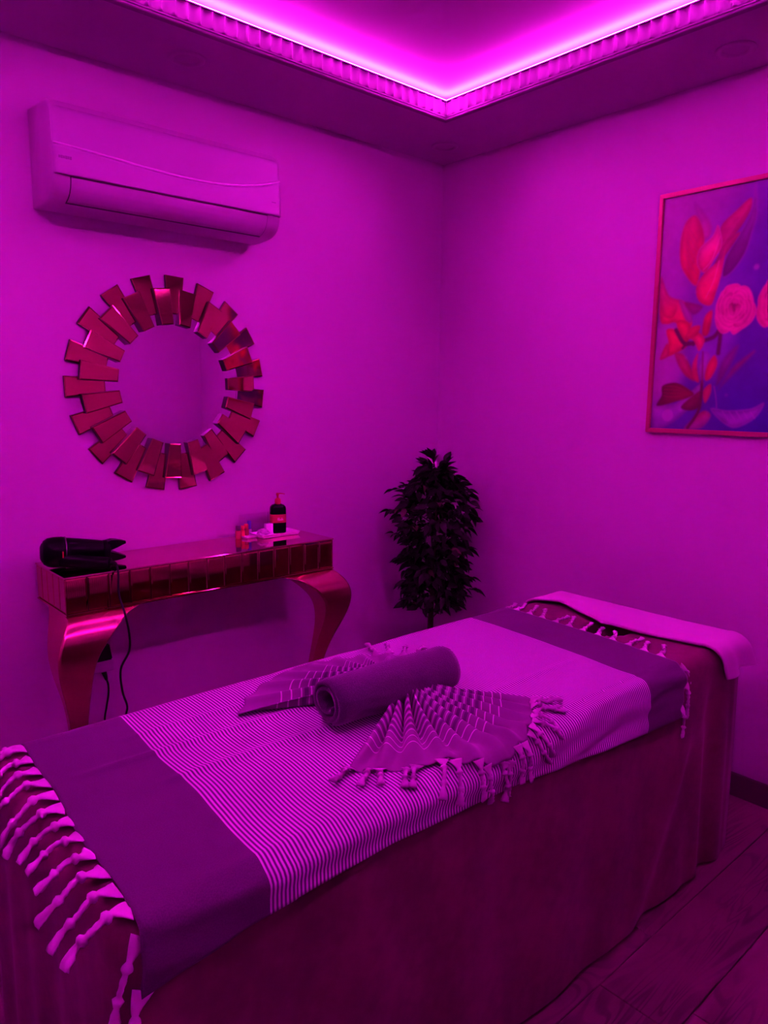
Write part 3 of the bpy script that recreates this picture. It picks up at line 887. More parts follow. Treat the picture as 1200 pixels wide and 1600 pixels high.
# the print: colours worked out on a fine grid, centimetres from the top left corner of the frame
NH, NVv = 250, 350
hh = np.linspace(1.2, 60.8, NH)[:, None] * np.ones((1, NVv)); vv = np.linspace(1.2, 83.8, NVv)[None, :] * np.ones((NH, 1))
def sst(x_, a, b):
    t = np.clip((x_ - a) / (b - a), 0, 1); return t * t * (3 - 2 * t)
rg = np.random.RandomState(5)
def lat(scale):
    nh, nvv = int(62 / scale) + 3, int(86 / scale) + 3
    g = rg.rand(nh, nvv); a = hh / scale; b = vv / scale; i = a.astype(int); j = b.astype(int); fa = a - i; fb = b - j
    fa = fa * fa * (3 - 2 * fa); fb = fb * fb * (3 - 2 * fb)
    return (g[i, j] * (1 - fa) + g[i + 1, j] * fa) * (1 - fb) + (g[i, j + 1] * (1 - fa) + g[i + 1, j + 1] * fa) * fb
img = np.zeros((NH, NVv, 3))
def lay(mask, colr):
    global img
    img = img * (1 - mask[..., None]) + np.array(colr)[None, None, :] * mask[..., None]
def bl(a, b, m): return np.array(a)[None, None] * (1 - m[..., None]) + np.array(b)[None, None] * m[..., None]
img = bl((.42, .40, .50), (.075, .05, .42), sst(hh * .9 + vv * .42 + 8 * lat(9), 10, 52))
img = img * (1 - .6 * sst(vv, 55, 84)[..., None] * np.array([1, .6, .1])[None, None] * sst(hh, 20, 34)[..., None])
lay(.75 * sst(-((hh - 3) ** 2 + ((vv - 60) * .7) ** 2), -160, -20), (.52, .42, .55))
lay(.6 * sst(-((hh - 22) ** 2 + (vv - 50) ** 2 * .3), -120, -10), (.30, .25, .62))
lay(.5 * sst(-((hh - 14) ** 2 * .4 + (vv - 80) ** 2), -40, -4), (.10, .08, .5))
def smooth_poly(pts, n=6):
    P = [np.array(p, float) for p in pts]; m = len(P); out = []
    for i in range(m):
        p0, p1, p2, p3 = P[i - 1], P[i], P[(i + 1) % m], P[(i + 2) % m]
        for k in range(n):
            t = k / n; out.append(.5 * (2 * p1 + (p2 - p0) * t + (2 * p0 - 5 * p1 + 4 * p2 - p3) * t * t + (3 * p1 - p0 - 3 * p2 + p3) * t ** 3))
    return out
def sdist(pts, closed=True):
    d = np.full(hh.shape, 1e9); ins = np.zeros(hh.shape, bool); m = len(pts)
    for i in range(m if closed else m - 1):
        a = pts[i]; b = pts[(i + 1) % m]; ex, ey = b[0] - a[0], b[1] - a[1]; L2 = ex * ex + ey * ey + 1e-9
        t = np.clip(((hh - a[0]) * ex + (vv - a[1]) * ey) / L2, 0, 1)
        d = np.minimum(d, (hh - a[0] - t * ex) ** 2 + (vv - a[1] - t * ey) ** 2)
        if closed:
            c1 = (a[1] > vv) != (b[1] > vv)
            with np.errstate(divide='ignore', invalid='ignore'):
                ins ^= c1 & (hh < ex * (vv - a[1]) / (ey if abs(ey) > 1e-9 else 1e-9) + a[0])
    d = np.sqrt(d); return np.where(ins, -d, d) if closed else d
def petal(pts, ca, cb, soft=.35, alpha=1.0, direction=(.3, 1), rim=None, sm_=True):
    P = smooth_poly(pts) if sm_ else pts
    s = sdist(P); hs = [p[0] for p in pts]; vs0 = [p[1] for p in pts]
    a = hh * direction[0] + vv * direction[1]; c_ = [p[0] * direction[0] + p[1] * direction[1] for p in pts]
    m = sst(a + .8 * lat(3.0), min(c_), max(c_)); colr = bl(ca, cb, m)
    tx = 1 + .30 * (lat(2.6) - .5) + .10 * (lat(.9) - .5)
    colr = colr * tx[..., None]
    colr = colr * (.72 + .38 * sst(-s, 0, 2.2))[..., None]
    if rim is not None:
        k_ = sst(s, -.55, -.05)[..., None] * .7; colr = colr * (1 - k_) + np.array(rim)[None, None] * k_
    lay_m = (1 - sst(s, -soft, soft)) * alpha
    global img
    img = img * (1 - lay_m[..., None]) + colr * lay_m[..., None]
RED, RED2, DRED, PINK, PINK2 = (.86, .05, .07), (.62, .04, .06), (.22, .03, .05), (.90, .16, .28), (.70, .22, .42)
petal([(12.6, 4.4), (16.7, 8.9), (19.4, 13.7), (18.7, 17.4), (16, 17), (14.1, 10.3)], (.45, .3, .5), (.60, .15, .3), .8, .75)
petal([(33.2, 2), (34.5, 11.3), (33.5, 17.1), (31.6, 24.2), (27.6, 29.9), (24.4, 30.9), (25.2, 24.6), (29.2, 17.7), (32.4, 10.9)], (.30, .22, .48), (.10, .03, .10), .7, .9, rim=(.32, .2, .5))
petal([(12.9, 8.9), (9.9, 11), (8.4, 16.6), (8.7, 23.2), (10.5, 28), (15.5, 33.1), (16.9, 24.9), (17.3, 17.2), (15.2, 11.2)], (.66, .05, .10), (.74, .03, .05), .35, rim=(.6, .1, .25))
petal([(32, 6.6), (27.3, 10), (23, 13.7), (22.1, 18.6), (23.1, 23.1), (25.5, 20.3), (29.6, 15.3), (32.3, 10.3)], (.60, .12, .14), (.42, .04, .14), .4)
petal([(21.7, 13.5), (20, 17), (15.6, 20.8), (15.3, 26), (18.2, 28.9), (21.3, 24.8), (23.6, 20)], (.66, .18, .30), (.74, .06, .12), .3, rim=(.7, .3, .42))
petal([(29.5, 17.2), (25.1, 19.3), (21.5, 26.0), (20.5, 30), (24.3, 25.0)], (.5, .05, .14), (.26, .03, .12), .3)
petal([(25.1, 19.3), (23.9, 24.5), (18.2, 28.9), (15.5, 33.8), (16.9, 38.5), (21.1, 40.2), (22.8, 35.8), (24.3, 28.9)], (.70, .10, .18), (.84, .05, .09), .3)
petal([(1.8, 28.4), (5.6, 35.5), (11.3, 38), (14, 41.6), (14.8, 46.9), (11.2, 46.7), (8.2, 45.2), (5.3, 45.6), (2.5, 43.4)], (.55, .12, .25), (.88, .05, .07), .4)
petal([(9.5, 37.5), (13, 40), (15.2, 43.5), (13.8, 46), (11.5, 43)], (.40, .28, .5), (.3, .2, .5), .5, .8)
petal([(11.5, 38.5), (15.0, 39.0), (18.5, 40.5), (15.2, 43.0)], (.35, .04, .12), (.30, .05, .2), .5, .9)
petal([(9, 45), (13.6, 45.5), (15, 50), (12.4, 52.5)], RED, RED2, .35)
petal([(5.4, 47.7), (9.1, 47.9), (13.8, 52.9), (11.1, 55.5), (5.7, 57.3), (6.5, 52.6)], (.84, .05, .07), (.78, .04, .08), .35)
petal([(9.3, 56.1), (13.4, 57.6), (17.6, 65.8), (13.9, 64.4), (10.7, 60.2)], (.55, .06, .16), (.5, .05, .10), .5)
petal([(22, 42.2), (19.4, 43.9), (18.8, 49.8), (21.2, 49.9)], RED, RED2, .4)
petal([(37.4, 56.5), (33.8, 58.9), (30.2, 62), (26.1, 69.2), (31.6, 63.3)], (.42, .06, .22), (.18, .05, .28), .8, .85)
petal([(31.8, 54.3), (26.7, 59.3), (25.3, 67.8), (28.9, 62.6)], (.26, .06, .28), (.20, .04, .2), .9, .85)
# branches
def stroke(pts, wd, colr, soft=.3):
    lay(1 - sst(sdist(smooth_open(pts), False), wd - soft, wd + soft), colr)
def smooth_open(pts): return [np.array(p[:2]) for p in smooth_path([(a, b, 0) for a, b in pts], 6)]
stroke([(9.1, 47.9), (12.2, 52.5), (15.2, 52.9), (22.7, 51.3), (25.2, 48.9), (25.1, 56.7)], .75, (.10, .03, .06))
stroke([(12, 54.5), (14, 52.6), (16, 53.5)], .45, (.12, .03, .06))
petal([(14.3, 50.9), (17, 49), (20, 51.8), (18.2, 55.7), (16.2, 52.3)], (.8, .06, .10), (.84, .10, .16), .35)
petal([(17.9, 56.4), (16.1, 60.4), (16.8, 65.1), (19, 66.5), (17.9, 61.1)], (.72, .08, .2), (.8, .05, .1), .35)
petal([(20.2, 56.0), (18.6, 60.5), (19.6, 66), (22.0, 63), (22.4, 57.5)], (.35, .28, .6), (.42, .28, .55), .4, .9)
petal([(23.8, 57.3), (25.1, 60.6), (23.1, 65.2), (21.1, 65.8), (21.4, 61.2)], (.82, .05, .09), (.84, .05, .08), .35)
petal([(1.7, 75.5), (11, 74), (20.4, 66.5), (18.2, 73.2), (11.5, 80.3), (4.2, 84), (2.2, 83.4)], (.42, .34, .55), (.28, .22, .5), .4, .85)
petal([(5.2, 71.3), (5.3, 67.8), (10.5, 66.7), (15.7, 69.2), (17.3, 71.2), (11.7, 73.3), (3.6, 75.2)], (.14, .015, .03), (.30, .03, .04), .3, direction=(1, .2))
for k in range(4): stroke([(6.0, 71.5 - k * 1.15), (10, 71.8 - k * 1.25), (14.5, 71 - k * .5)], .10, (.32, .05, .06), .12)
petal([(17.3, 71.2), (20.3, 69.8), (19.7, 75.2), (16.3, 76.7), (12.9, 75.4)], (.30, .03, .08), (.16, .02, .05), .3)
petal([(23.9, 75.8), (30, 76.4), (37.7, 75.6), (41.9, 73.6), (39.3, 78.8), (33.1, 82.2), (28.3, 80.4)], (.26, .18, .50), (.32, .2, .52), .35, .85, rim=(.4, .3, .6))
for k in range(5): stroke([(28 + k * 2.4, 76.6), (30.5 + k * 2.2, 79.8 - k * .2)], .08, (.42, .3, .62), .12)
petal([(14.6, 83.6), (18.6, 78.7), (21.9, 76.6), (24.1, 78.5), (21, 82.7)], (.55, .06, .16), (.40, .15, .4), .5)
petal([(23.2, 67.2), (20.7, 69.8), (21.7, 73.9), (23.5, 70.5)], (.8, .06, .12), (.72, .05, .14), .35)
stroke([(20.1, 66.5), (19.8, 75.9), (16, 82.9)], .55, (.12, .02, .05))
stroke([(24.5, 68), (25.5, 72), (26.0, 75.5)], .12, (.35, .22, .5), .15)
lay(.75 * (1 - sst(np.hypot(hh - 8, vv - 78.6), 1.9, 2.5)), (.50, .40, .62))
lay(.6 * (1 - sst(np.hypot(hh - 35.7, vv - 29), .5, 1.3)), (.42, .3, .62))
for k in range(16):
    a, b = rg.rand() * 45 + 3, rg.rand() * 80 + 2; lay(.16 * (1 - sst(np.hypot(hh - a, vv - b), .2, .9)), (.5, .4, .7))
petal([(2.0, 33.5), (5.0, 37.0), (8.8, 39.5), (7.5, 43.5), (3.5, 42.0)], (.62, .10, .22), (.80, .05, .09), .5, .8)
petal([(10.5, 13.0), (13.5, 10.5), (15.8, 14.5), (14.5, 24), (12.0, 27)], (.70, .06, .12), (.60, .03, .06), .9, .6)
for k in range(6): stroke([(15.2, 31.5 - k * 2.6), (12.6, 28.2 - k * 2.7), (10.4 + .2 * k, 24.0 - k * 2.2)], .07, (.52, .06, .12), .16)
for k in range(5): stroke([(24.0 + k * 1.4, 20.5 - k * 2.2), (26.5 + k * 1.2, 14.5 - k * 1.2)], .07, (.62, .16, .24), .16)
stroke([(17.6, 28), (20.6, 24.5), (22.6, 17.5)], .14, (.85, .3, .4), .18)
stroke([(19.2, 37.5), (21.6, 32), (23.0, 25.5)], .14, (.88, .25, .34), .18)
petal([(6.2, 52.5), (4.4, 55.2), (3.6, 58.4), (7.0, 56.8)], (.72, .05, .1), (.6, .05, .12), .35)
petal([(12.6, 51.2), (14.6, 47.4), (18.0, 47.0), (16.8, 50.4)], (.84, .06, .1), (.7, .05, .08), .35)
stroke([(19.6, 56), (19.9, 61), (20.2, 66.8)], .28, (.22, .04, .12))
# roses: overlapping petals spiralling to the middle
def rose(c, R, ca, cb, seed):
    rr2 = np.random.RandomState(seed)
    for ring_, (rad, n, sz) in enumerate(((1.10, 6, .52), (.92, 6, .50), (.70, 5, .44), (.48, 4, .36), (.28, 3, .27))):
        for k in range(n):
            a = 2 * PI * k / n + ring_ * 1.1 + rr2.rand() * .6
            rad_ = rad * (.88 + .24 * rr2.rand())
            px_, py_ = c[0] + R[0] * rad_ * .56 * math.cos(a), c[1] + R[1] * rad_ * .56 * math.sin(a)
            pts = []; sx = sz * (.75 + .3 * rr2.rand()); sy = sz * (.95 + .4 * rr2.rand())
            for q in range(11):
                b = 2 * PI * q / 11; s_ = 1 + .22 * (rr2.rand() - .5)
                lx, ly = s_ * sx * math.cos(b), s_ * sy * math.sin(b)
                pts.append((px_ + R[0] * (lx * math.cos(a) - ly * math.sin(a)), py_ + R[1] * (lx * math.sin(a) + ly * math.cos(a))))
            sh = .10 + rr2.rand() * .30
            petal(pts, tuple(x_ * (1 - sh - .25) for x_ in ca), tuple(x_ * (1 - sh * .3) for x_ in cb), .25, 1, (math.cos(a), math.sin(a)), rim=tuple(min(1, x_ * 1.12) for x_ in cb))
    petal([(c[0] - .6, c[1] - .3), (c[0] + .2, c[1] - 1.4), (c[0] + .5, c[1] + .4), (c[0] - .1, c[1] + 1.4)], (.25, .05, .12), (.5, .08, .2), .3)
rose((43.2, 40.8), (6.0, 9.4), (.80, .10, .18), (.88, .20, .34), 3)
rose((29.4, 41.6), (6.4, 7.9), (.84, .10, .20), (.92, .24, .42), 8)
rose((52, 30), (5.5, 6.0), (.72, .08, .16), (.8, .16, .3), 4)
petal([(43, 58), (50, 55), (57, 60), (54, 68), (47, 66)], (.45, .05, .2), (.2, .04, .2), .8, .85)
img = np.clip(img, 0, 1)
for _ in range(2):                       # the print is a soft photograph
    p_ = np.pad(img, ((1, 1), (1, 1), (0, 0)), 'edge')
    img = (p_[:-2, 1:-1] + p_[2:, 1:-1] + p_[1:-1, :-2] + p_[1:-1, 2:] + 2 * img) / 6
img = img * (.62 + .20 * lat(7.0) + .08 * lat(1.6))[..., None] * np.array([.92, 1, .80])[None, None]
me = bpy.data.meshes.new('print')
ys = PY0 - hh / 100; zs = PZ1 - vv / 100
pts = np.stack([np.full(hh.shape, -.0135), ys, zs], -1).reshape(-1, 3)
me.from_pydata([tuple(p) for p in pts], [], grid_faces(NH, NVv)); me.update()
ca = me.color_attributes.new('ink', 'FLOAT_COLOR', 'POINT')
ca.data.foreach_set('color', np.concatenate([img.reshape(-1, 3), np.ones((NH * NVv, 1))], 1).astype(np.float32).ravel())
o = obj_me('print', me, 'print_ink', pic); o.matrix_parent_inverse = PINV

# ------------------------------------------------------------------ artificial ficus in the corner
pl = empty('potted_ficus', (-.30, -.285, 0)); tag(pl, 'dark leafy artificial ficus standing in the room corner behind the bed', 'plant')
lathe('pot', [(.085, 0), (.09, .004), (.112, .19), (.118, .20), (.118, .21), (.108, .21), (.104, .19)], 'pot_black', pl, 28)
lathe('soil', [(.001, .175), (.05, .180), (.103, .178)], 'soil', pl, 24)
def leaf_mesh(L, W_, fold, curl):
    n = 6; vs_ = []; fs = []
    for i in range(n + 1):
        t = i / n; wd = W_ * (math.sin(PI * min(1, t * 1.02) ** .80) ** .9 if 0 < t < 1 else 0) * .5
        z_ = -curl * t * t * L
        vs_ += [(-wd, t * L, z_ + wd * fold), (0, t * L, z_), (wd, t * L, z_ + wd * fold)]
    for i in range(n):
        a = i * 3; fs += [(a, a + 1, a + 4, a + 3), (a + 1, a + 2, a + 5, a + 4)]
    me = bpy.data.meshes.new('leaf'); me.from_pydata(vs_, [], fs); me.materials.append(MATS['leaf_green'])
    for p in me.polygons: p.use_smooth = True
    me.update(); return me
leaves = [leaf_mesh(.056, .028, .5, .25), leaf_mesh(.048, .025, .35, .45), leaf_mesh(.062, .029, .6, .15)]
tipleaf = leaves[1].copy(); tipleaf.materials.clear(); tipleaf.materials.append(MATS['leaf_tip'])
rng = random.Random(21)
PC = Vector((-.30, -.285, 0))
st1 = smooth_path([(.012, .016, .17), (.006, .012, .45), (.004, .0, .75), (.012, .004, 1.06)], 6)
st2 = smooth_path([(-.030, -.012, .17), (-.036, -.012, .42), (-.012, -.006, .65), (-.02, .01, .95)], 6)
tube('stem', st1, lambda t: .0105 - .007 * t, 'bark', pl, 8); tube('stem', st2, lambda t: .0085 - .006 * t, 'bark', pl, 8)
# crown outline: half width by height
ENV = [(.42, .02), (.46, .09), (.54, .165), (.60, .155), (.68, .155), (.78, .18), (.90, .195), (.98, .185), (1.03, .15), (1.08, .09), (1.17, .035)]
nleaf = 0
def put_leaf(p, d, roll_):
    global nleaf
    if nleaf >= 290: return
    y_ = Vector(d).normalized(); up = Vector((0, 0, 1)); x_ = y_.cross(up)
    if x_.length < .1: x_ = Vector((1, 0, 0))
    x_.normalize(); z_ = x_.cross(y_)
    R_ = Matrix((x_, y_, z_)).transposed() @ Matrix.Rotation(roll_, 3, 'Y')
    tip = p + y_ * .052
    if tip.x + PC.x > -.012 or tip.y + PC.y > -.012: return
    o = bpy.data.objects.new('leaf', tipleaf if rng.random() < .08 else leaves[rng.randrange(3)]); COL.objects.link(o); o.parent = pl
    M_ = R_.to_4x4(); M_.translation = p; o.matrix_basis = M_; o.scale = [rng.uniform(.8, 1.2)] * 3
    nleaf += 1
for k in range(46):
    t = (k + .5) / 46; z1 = .48 + .68 * t
    a = k * 2.39996 + rng.uniform(-.3, .3)
    wd = interp(z1, ENV) * (rng.uniform(.70, 1.0) if k % 5 else rng.uniform(1.08, 1.2))
    z0 = max(.40, z1 - rng.uniform(.04, .12)) if t < .9 else z1 - .09
    s0 = st1 if k % 2 else st2
    st_p = min(s0, key=lambda q: abs(q.z - min(z0, s0[-1].z)))
    end = Vector((wd * math.cos(a), wd * math.sin(a), z1))
    if end.x + PC.x > -.035: end.x = -.035 - PC.x
    if end.y + PC.y > -.035: end.y = -.035 - PC.y
    mid = st_p.lerp(end, .55) + Vector((0, 0, .03))
    path = smooth_path([st_p, mid, end], 5)
    tube('twig', path, lambda t: .0026 - .0015 * t, 'bark', pl, 5)
    nl = 6 if t < .86 else 8
    for q in range(nl):
        tt = .30 + .70 * q / (nl - 1); i = min(int(tt * (len(path) - 1)), len(path) - 2)
        p = path[i].lerp(path[i + 1], tt * (len(path) - 1) - i); d = (path[i + 1] - path[i]).normalized()
        sidev = d.cross(Vector((0, 0, 1))); sidev.normalize()
        s_ = 1 if q % 2 else -1
        dd = d * rng.uniform(.5, 1.0) + sidev * s_ * rng.uniform(.4, 1.0) + Vector((0, 0, rng.uniform(-.75, .35)))
        if q == nl - 1: dd = d + Vector((0, 0, rng.uniform(-.5, .3)))
        if t > .9: dd.z += .9
        put_leaf(p, dd, rng.uniform(-.8, .8))

# the rest of the crown, leaf upon leaf behind the outer ones
bm = bmesh.new()
for k in range(950):
    z_ = rng.uniform(.49, 1.12); a = rng.uniform(0, 2 * PI); wd = interp(z_, ENV) * .88 * math.sqrt(rng.random())
    p = Vector((wd * math.cos(a), wd * math.sin(a), z_))
    d = Vector((math.cos(a) + rng.uniform(-.9, .9), math.sin(a) + rng.uniform(-.9, .9), rng.uniform(-1.1, .5))).normalized()
    if (p + d * .06).x + PC.x > -.012 or (p + d * .06).y + PC.y > -.012: continue
    x_ = d.cross(Vector((0, 0, 1))).normalized(); R_ = (Matrix((x_, d, x_.cross(d))).transposed() @ Matrix.Rotation(rng.uniform(-1.2, 1.2), 3, 'Y')).to_4x4(); R_.translation = p
    n0 = len(bm.verts); bm.from_mesh(leaves[k % 3]); bm.verts.ensure_lookup_table()
    for v_ in bm.verts[n0:]: v_.co = R_ @ v_.co
me = bpy.data.meshes.new('inner_foliage'); bm.to_mesh(me); bm.free(); me.materials.append(MATS['leaf_green'])
o = bpy.data.objects.new('inner_foliage', me); COL.objects.link(o); o.parent = pl; o['kind'] = 'stuff'

# ------------------------------------------------------------------ hair dryer on the table
hd = empty('hair_dryer', (-1.80, -.17, TZ1)); tag(hd, 'black hair dryer with forked nozzle lying on the console table', 'hair dryer')
HINV = Matrix.Translation(hd.location).inverted()
def frame_from(d, up=Vector((0, 0, 1))):
    z_ = Vector(d).normalized(); x_ = up.cross(z_).normalized(); y_ = z_.cross(x_)
    return Matrix((x_, y_, z_)).transposed()
def hp(o): o.matrix_parent_inverse = HINV; return o
hc = Vector((-1.915, -.125, TZ1 + .053)); hdirn = Vector((.24, -.055, -.010)).normalized(); HF = frame_from(hdirn)
hp(lathe('motor_housing', [(.002, 0), (.022, .001), (.038, .008), (.046, .020), (.049, .038), (.0495, .062), (.048, .072), (.046, .0725)], 'black_plastic', hd, 32, hc, axis=HF))
hp(lathe('housing_ring', [(.0470, .0705), (.0502, .0705), (.0502, .0735), (.0470, .0745)], 'chrome', hd, 32, hc, axis=HF))
hp(lathe('barrel', [(.0455, .072), (.045, .085), (.042, .115), (.037, .150), (.033, .180), (.0315, .190), (.027, .191)], 'black_plastic', hd, 32, hc, axis=HF))
hp(lathe('intake_grille', [(.001, -.002), (.020, -.0015), (.030, .003), (.031, .006)], 'black_rubber', hd, 24, hc, axis=HF))
# forked concentrator: collar and two prongs
hp(lathe('nozzle_collar', [(.027, .186), (.033, .186), (.034, .196), (.032, .206), (.026, .208)], 'black_plastic', hd, 28, hc, axis=HF))
for s_ in (1, -1):
    bm = bmesh.new(); rings = []
    for (l_, z0_, z1_, hw_) in ((.198, .001, .031, .028), (.212, .004, .035, .024), (.230, .010, .034, .019), (.246, .017, .031, .014), (.258, .021, .028, .010)):
        q = [(-hw_, s_ * z0_), (hw_, s_ * z0_), (hw_ * .8, s_ * z1_), (-hw_ * .8, s_ * z1_)]
        rings.append([bm.verts.new(hc + HF @ Vector((a, b, l_))) for a, b in q])
    for a, b in zip(rings[:-1], rings[1:]):
        for k in range(4): bm.faces.new((a[k], a[(k + 1) % 4], b[(k + 1) % 4], b[k]))
    bm.faces.new(rings[0]); bm.faces.new(rings[-1])
    hp(bmobj('nozzle_prong', bm, 'black_plastic', hd))
h0 = hc + hdirn * .055 + Vector((0, -.02, -.020)); h1 = Vector((-1.745, -.258, TZ1 + .019))
hpath = smooth_path([h0, h0.lerp(h1, .45) + Vector((0, -.004, -.003)), h1], 8)
handle = hp(tube('handle', hpath, lambda t: (.027 - .007 * t + .003 * math.sin(t * PI * 3), .0255 - .008 * t), 'black_plastic', hd, 16))
hp(box('indicator', hc + hdirn * .052 + Vector((-.004, -.0515, -.010)), hc + hdirn * .052 + Vector((-.0005, -.0485, .010)), 'red_light', hd))
# cord over the table edge and down to the floor
cord = [h1 - (h1 - h0).normalized() * .004, h1 + Vector((.008, -.022, .002)), (-1.742, -.310, .862), (-1.748, -.322, .80), (-1.745, -.356, .740), (-1.738, -.366, .676), (-1.741, -.366, .622), (-1.768, -.36, .566), (-1.762, -.35, .489), (-1.745, -.34, .43), (-1.748, -.33, .38), (-1.74, -.30, .2), (-1.70, -.24, .05), (-1.66, -.20, .006), (-1.55, -.16, .006)]
hp(tube('cord', smooth_path(cord, 6), .0035, 'black_rubber', hd, 8))
hp(tube('strain_relief', smooth_path([h1 - (h1 - h0).normalized() * .002, h1 + Vector((.006, -.016, .002)), h1 + Vector((.007, -.030, -.002))], 5), lambda t: .0085 - .004 * t, 'black_rubber', hd, 10))

# ------------------------------------------------------------------ wall socket, plug and its cable under the table
so = empty('wall_socket', (-1.712, 0, .47)); tag(so, 'white surface wall socket low on the wall under the console table', 'socket')
SINV = Matrix.Translation(so.location).inverted()
for o in (box('plate', (-1.765, -.012, .445), (-1.662, -.001, .565), 'white_plastic', so, .004), box('socket_box', (-1.760, -.052, .449), (-1.668, -.010, .492), 'white_plastic', so, .006)): o.matrix_parent_inverse = SINV
ad = empty('power_adapter', (-1.705, -.03, .493)); tag(ad, 'black plug-in adapter with thin cables on the white wall socket', 'adapter')
DINV = Matrix.Translation(ad.location).inverted()
bm = bmesh.new(); lo_, hi_ = (-1.742, -.058, .4925), (-1.676, -.0125, .552)
bm_box(bm, lo_, hi_)
for v_ in bm.verts:
    if v_.co.z > .52: v_.co.x += .010 if v_.co.x < -1.71 else -.010
bmesh.ops.bevel(bm, geom=list(bm.edges), offset=.004, segments=2, affect='EDGES')
o = bmobj('adapter_body', bm, 'black_rubber', ad); o.matrix_parent_inverse = DINV
o = tube('cable', smooth_path([(-1.705, -.035, .548), (-1.702, -.036, .575), (-1.696, -.03, .61), (-1.69, -.02, .70), (-1.69, -.016, .745)], 5), .003, 'black_rubber', ad, 8); o.matrix_parent_inverse = DINV
o = tube('lower_plug', smooth_path([(-1.703, -.035, .4485), (-1.698, -.036, .43), (-1.695, -.037, .415)], 4), lambda t: .010 - .005 * t, 'black_rubber', ad, 10); o.matrix_parent_inverse = DINV
o = tube('cable', smooth_path([(-1.695, -.037, .418), (-1.690, -.038, .395), (-1.692, -.04, .36), (-1.702, -.04, .31), (-1.71, -.04, .26), (-1.712, -.04, .1), (-1.69, -.05, .006), (-1.6, -.06, .005)], 5), .0035, 'black_rubber', ad, 8); o.matrix_parent_inverse = DINV

# ------------------------------------------------------------------ small things on the table
Zt = TZ1
def dish(name, cx_, cy_, lx, ly, h_, label, rz=0):
    bm = bmesh.new(); rings = []
    def rr(hx, hy, z_, rad, n=5):
        out = []
        for (sx, sy, a0) in ((1, 1, 0), (-1, 1, 90), (-1, -1, 180), (1, -1, 270)):
            for k in range(n):
                a = math.radians(a0 + 90 * k / (n - 1)); out.append(bm.verts.new((sx * (hx - rad) + rad * math.cos(a), sy * (hy - rad) + rad * math.sin(a), z_)))
        return out
    for hx, hy, z_ in ((lx * .40, ly * .40, .0), (lx * .46, ly * .45, .002), (lx * .5, ly * .5, h_), (lx * .49, ly * .48, h_), (lx * .44, ly * .42, .0055), (lx * .30, ly * .28, .005)): rings.append(rr(hx, hy, z_, .008))
    for a, b in zip(rings[:-1], rings[1:]):
        n = len(a)
        for k in range(n): bm.faces.new((a[k], a[(k + 1) % n], b[(k + 1) % n], b[k]))
    bm.faces.new(rings[0][::-1]); bm.faces.new(rings[-1])
    o = bmobj(name, bm, 'porcelain'); autosmooth(o, 40); o.location = (cx_, cy_, Zt); o.rotation_euler.z = rz
    tag(o, label, 'tray'); return o
dish('serving_tray', -1.014, -.092, .185, .098, .014, 'white rectangular tray holding the black pump bottle on the console table')
dish('soap_dish', -1.128, -.075, .055, .06, .010, 'small white dish left of the white tray on the console table', .1)
TB = Zt + .0052
# black pump bottle
bt = empty('pump_bottle', (-.988, -.075, TB)); tag(bt, 'black pump bottle with red pump and red label band on the white tray', 'bottle')
bw = .0315
def rbox_prof(prof, mat, name, parent, seg=28, pw=4.0, sy=.72):
    vs_, fs = [], []
    for r_, z_ in prof:
        for k in range(seg):
            a = 2 * PI * k / seg; c_, s_ = math.cos(a), math.sin(a)
            q = (abs(c_) ** pw + abs(s_) ** pw) ** (-1 / pw)
            vs_.append((r_ * q * c_, r_ * q * s_ * sy, z_))
    n = len(prof)
    for i in range(n - 1):
        for k in range(seg): fs.append((i * seg + k, i * seg + (k + 1) % seg, (i + 1) * seg + (k + 1) % seg, (i + 1) * seg + k))
    fs += [tuple(range(seg))[::-1], tuple((n - 1) * seg + k for k in range(seg))]
    o = obj(name, vs_, fs, mat, parent, True); autosmooth(o, 50); return o
rbox_prof([(.027, 0), (.0305, .003), (bw, .010), (bw, .098), (.030, .106), (.024, .113), (.014, .117), (.011, .119)], 'bottle_black', 'body', bt)
lb = rbox_prof([(bw + .0004, .043), (bw + .0006, .0435), (bw + .0006, .0765), (bw + .0004, .077)], 'label_red', 'label', bt)
for k, (dx, dz, hw_, hh_) in enumerate(((-.006, .058, .0012, .005), (-.001, .058, .0016, .006), (.006, .055, .004, .0022), (.013, .0555, .003, .0018), (.010, .061, .004, .001))):
    o = box('label_mark', (dx - hw_, -.72 * bw - .0014, dz - hh_), (dx + hw_, -.72 * bw + .002, dz + hh_), 'label_ink', lb)
lathe('pump_collar', [(.0125, .117), (.0128, .128), (.0118, .136), (.006, .142)], 'bottle_red', bt, 20)
lathe('pump_stem', [(.0045, .140), (.0045, .150), (.006, .151), (.0065, .160), (.005, .162)], 'bottle_red', bt, 16)
sp_o = tube('pump_spout', smooth_path([(-.004, 0, .1585), (.012, -.003, .1590), (.0275, -.006, .1565)], 4), lambda t: .0030 - .0012 * t, 'bottle_red', bt, 8)
bt.rotation_euler.z = -.35
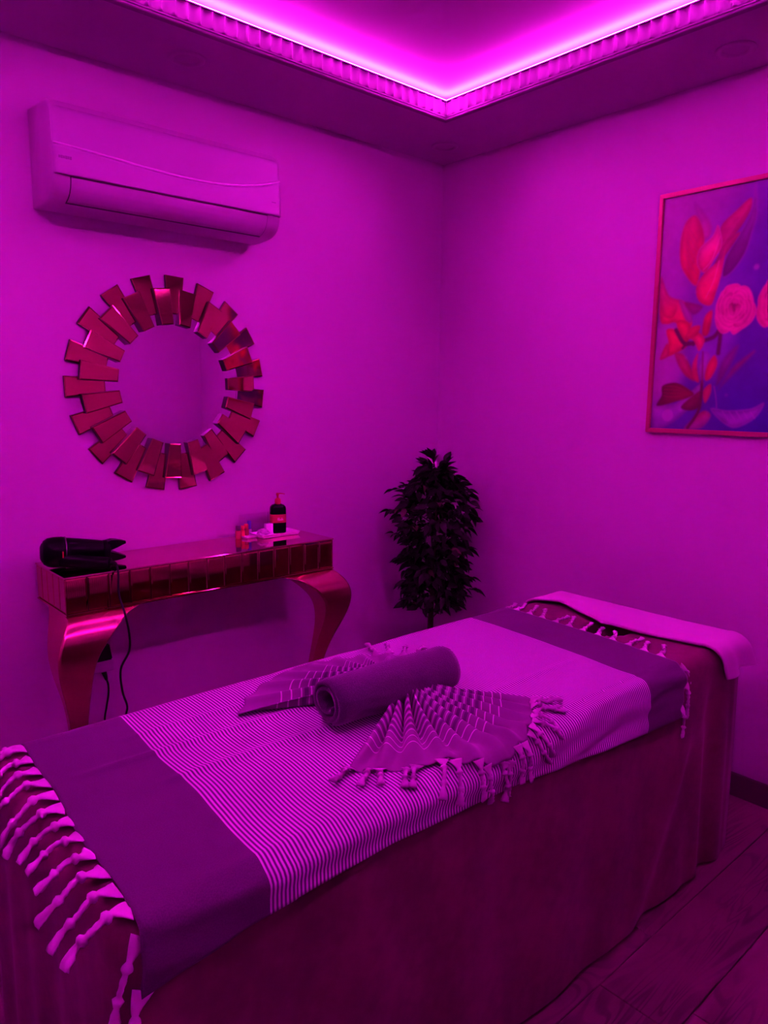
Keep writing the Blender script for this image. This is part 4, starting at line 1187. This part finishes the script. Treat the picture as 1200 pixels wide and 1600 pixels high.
# small toiletries
def small_bottle(name, x_, y_, z0_, r_, h_, m1, m2, label, cat='bottle', cap=.35):
    e = empty(name, (x_, y_, z0_)); tag(e, label, cat)
    hb = h_ * (1 - cap)
    lathe('body', [(r_ * .85, 0), (r_, .002), (r_, hb - .004), (r_ * .8, hb - .001), (r_ * .55, hb)], m1, e, 20)
    lathe('cap', [(r_ * .6, hb - .0005), (r_ * .85, hb), (r_ * .85, h_ - .002), (r_ * .7, h_)], m2, e, 20)
    return e
small_bottle('vial', -1.168, -.070, Zt, .0125, .052, 'amber_glass', 'dark_cap', 'small reddish vial with dark cap, leftmost of the small things on the console table', 'vial')
small_bottle('small_bottle', -1.140, -.052, Zt, .010, .046, 'orange_plastic', 'orange_plastic', 'small orange bottle standing beside the reddish vial on the console table')
small_bottle('lotion_tube', -1.118, -.045, Zt, .0105, .050, 'amber_glass', 'orange_plastic', 'small red tube standing between the orange bottle and blue capped bottle', 'tube')
small_bottle('blue_bottle', -1.098, -.035, Zt, .0095, .060, 'card_white', 'blue_plastic', 'small white bottle with tall blue cap behind the small dish', 'bottle', .55)
# clear acrylic holder standing at the wall
ho = empty('acrylic_holder', (-1.06, -.03, Zt)); tag(ho, 'clear acrylic card holder against the wall behind the white tray', 'holder')
box('back_pane', (-.075, .010, 0), (.060, .012, .085), 'clear_plastic', ho); box('front_pane', (-.075, -.004, 0), (.060, -.002, .045), 'clear_plastic', ho); box('base_pane', (-.075, -.0018, 0), (.060, .0098, .002), 'clear_plastic', ho)
# small white carton and crumpled wrapper on the tray
o = box('paper_carton', (-.019, -.008, 0), (.015, .008, .042), 'card_white', None, .001); o.location = (-1.030, -.075, TB); o.rotation_euler.z = -.1
tag(o, 'small white paper carton on the white tray beside the pump bottle', 'carton')
bm = bmesh.new(); bmesh.ops.create_icosphere(bm, subdivisions=3, radius=.021)
for v_ in bm.verts:
    n_ = noise.noise(v_.co * 120) * .5 + noise.noise(v_.co * 260) * .35
    v_.co *= 1 + .55 * n_; v_.co.z = max(v_.co.z * .75, -.012); v_.co.x *= 1.15
o = bmobj('crumpled_wrapper', bm, 'cellophane'); o.location = (-1.072, -.098, TB + .0125); tag(o, 'crumpled clear wrapper at the left end of the white tray', 'wrapper')
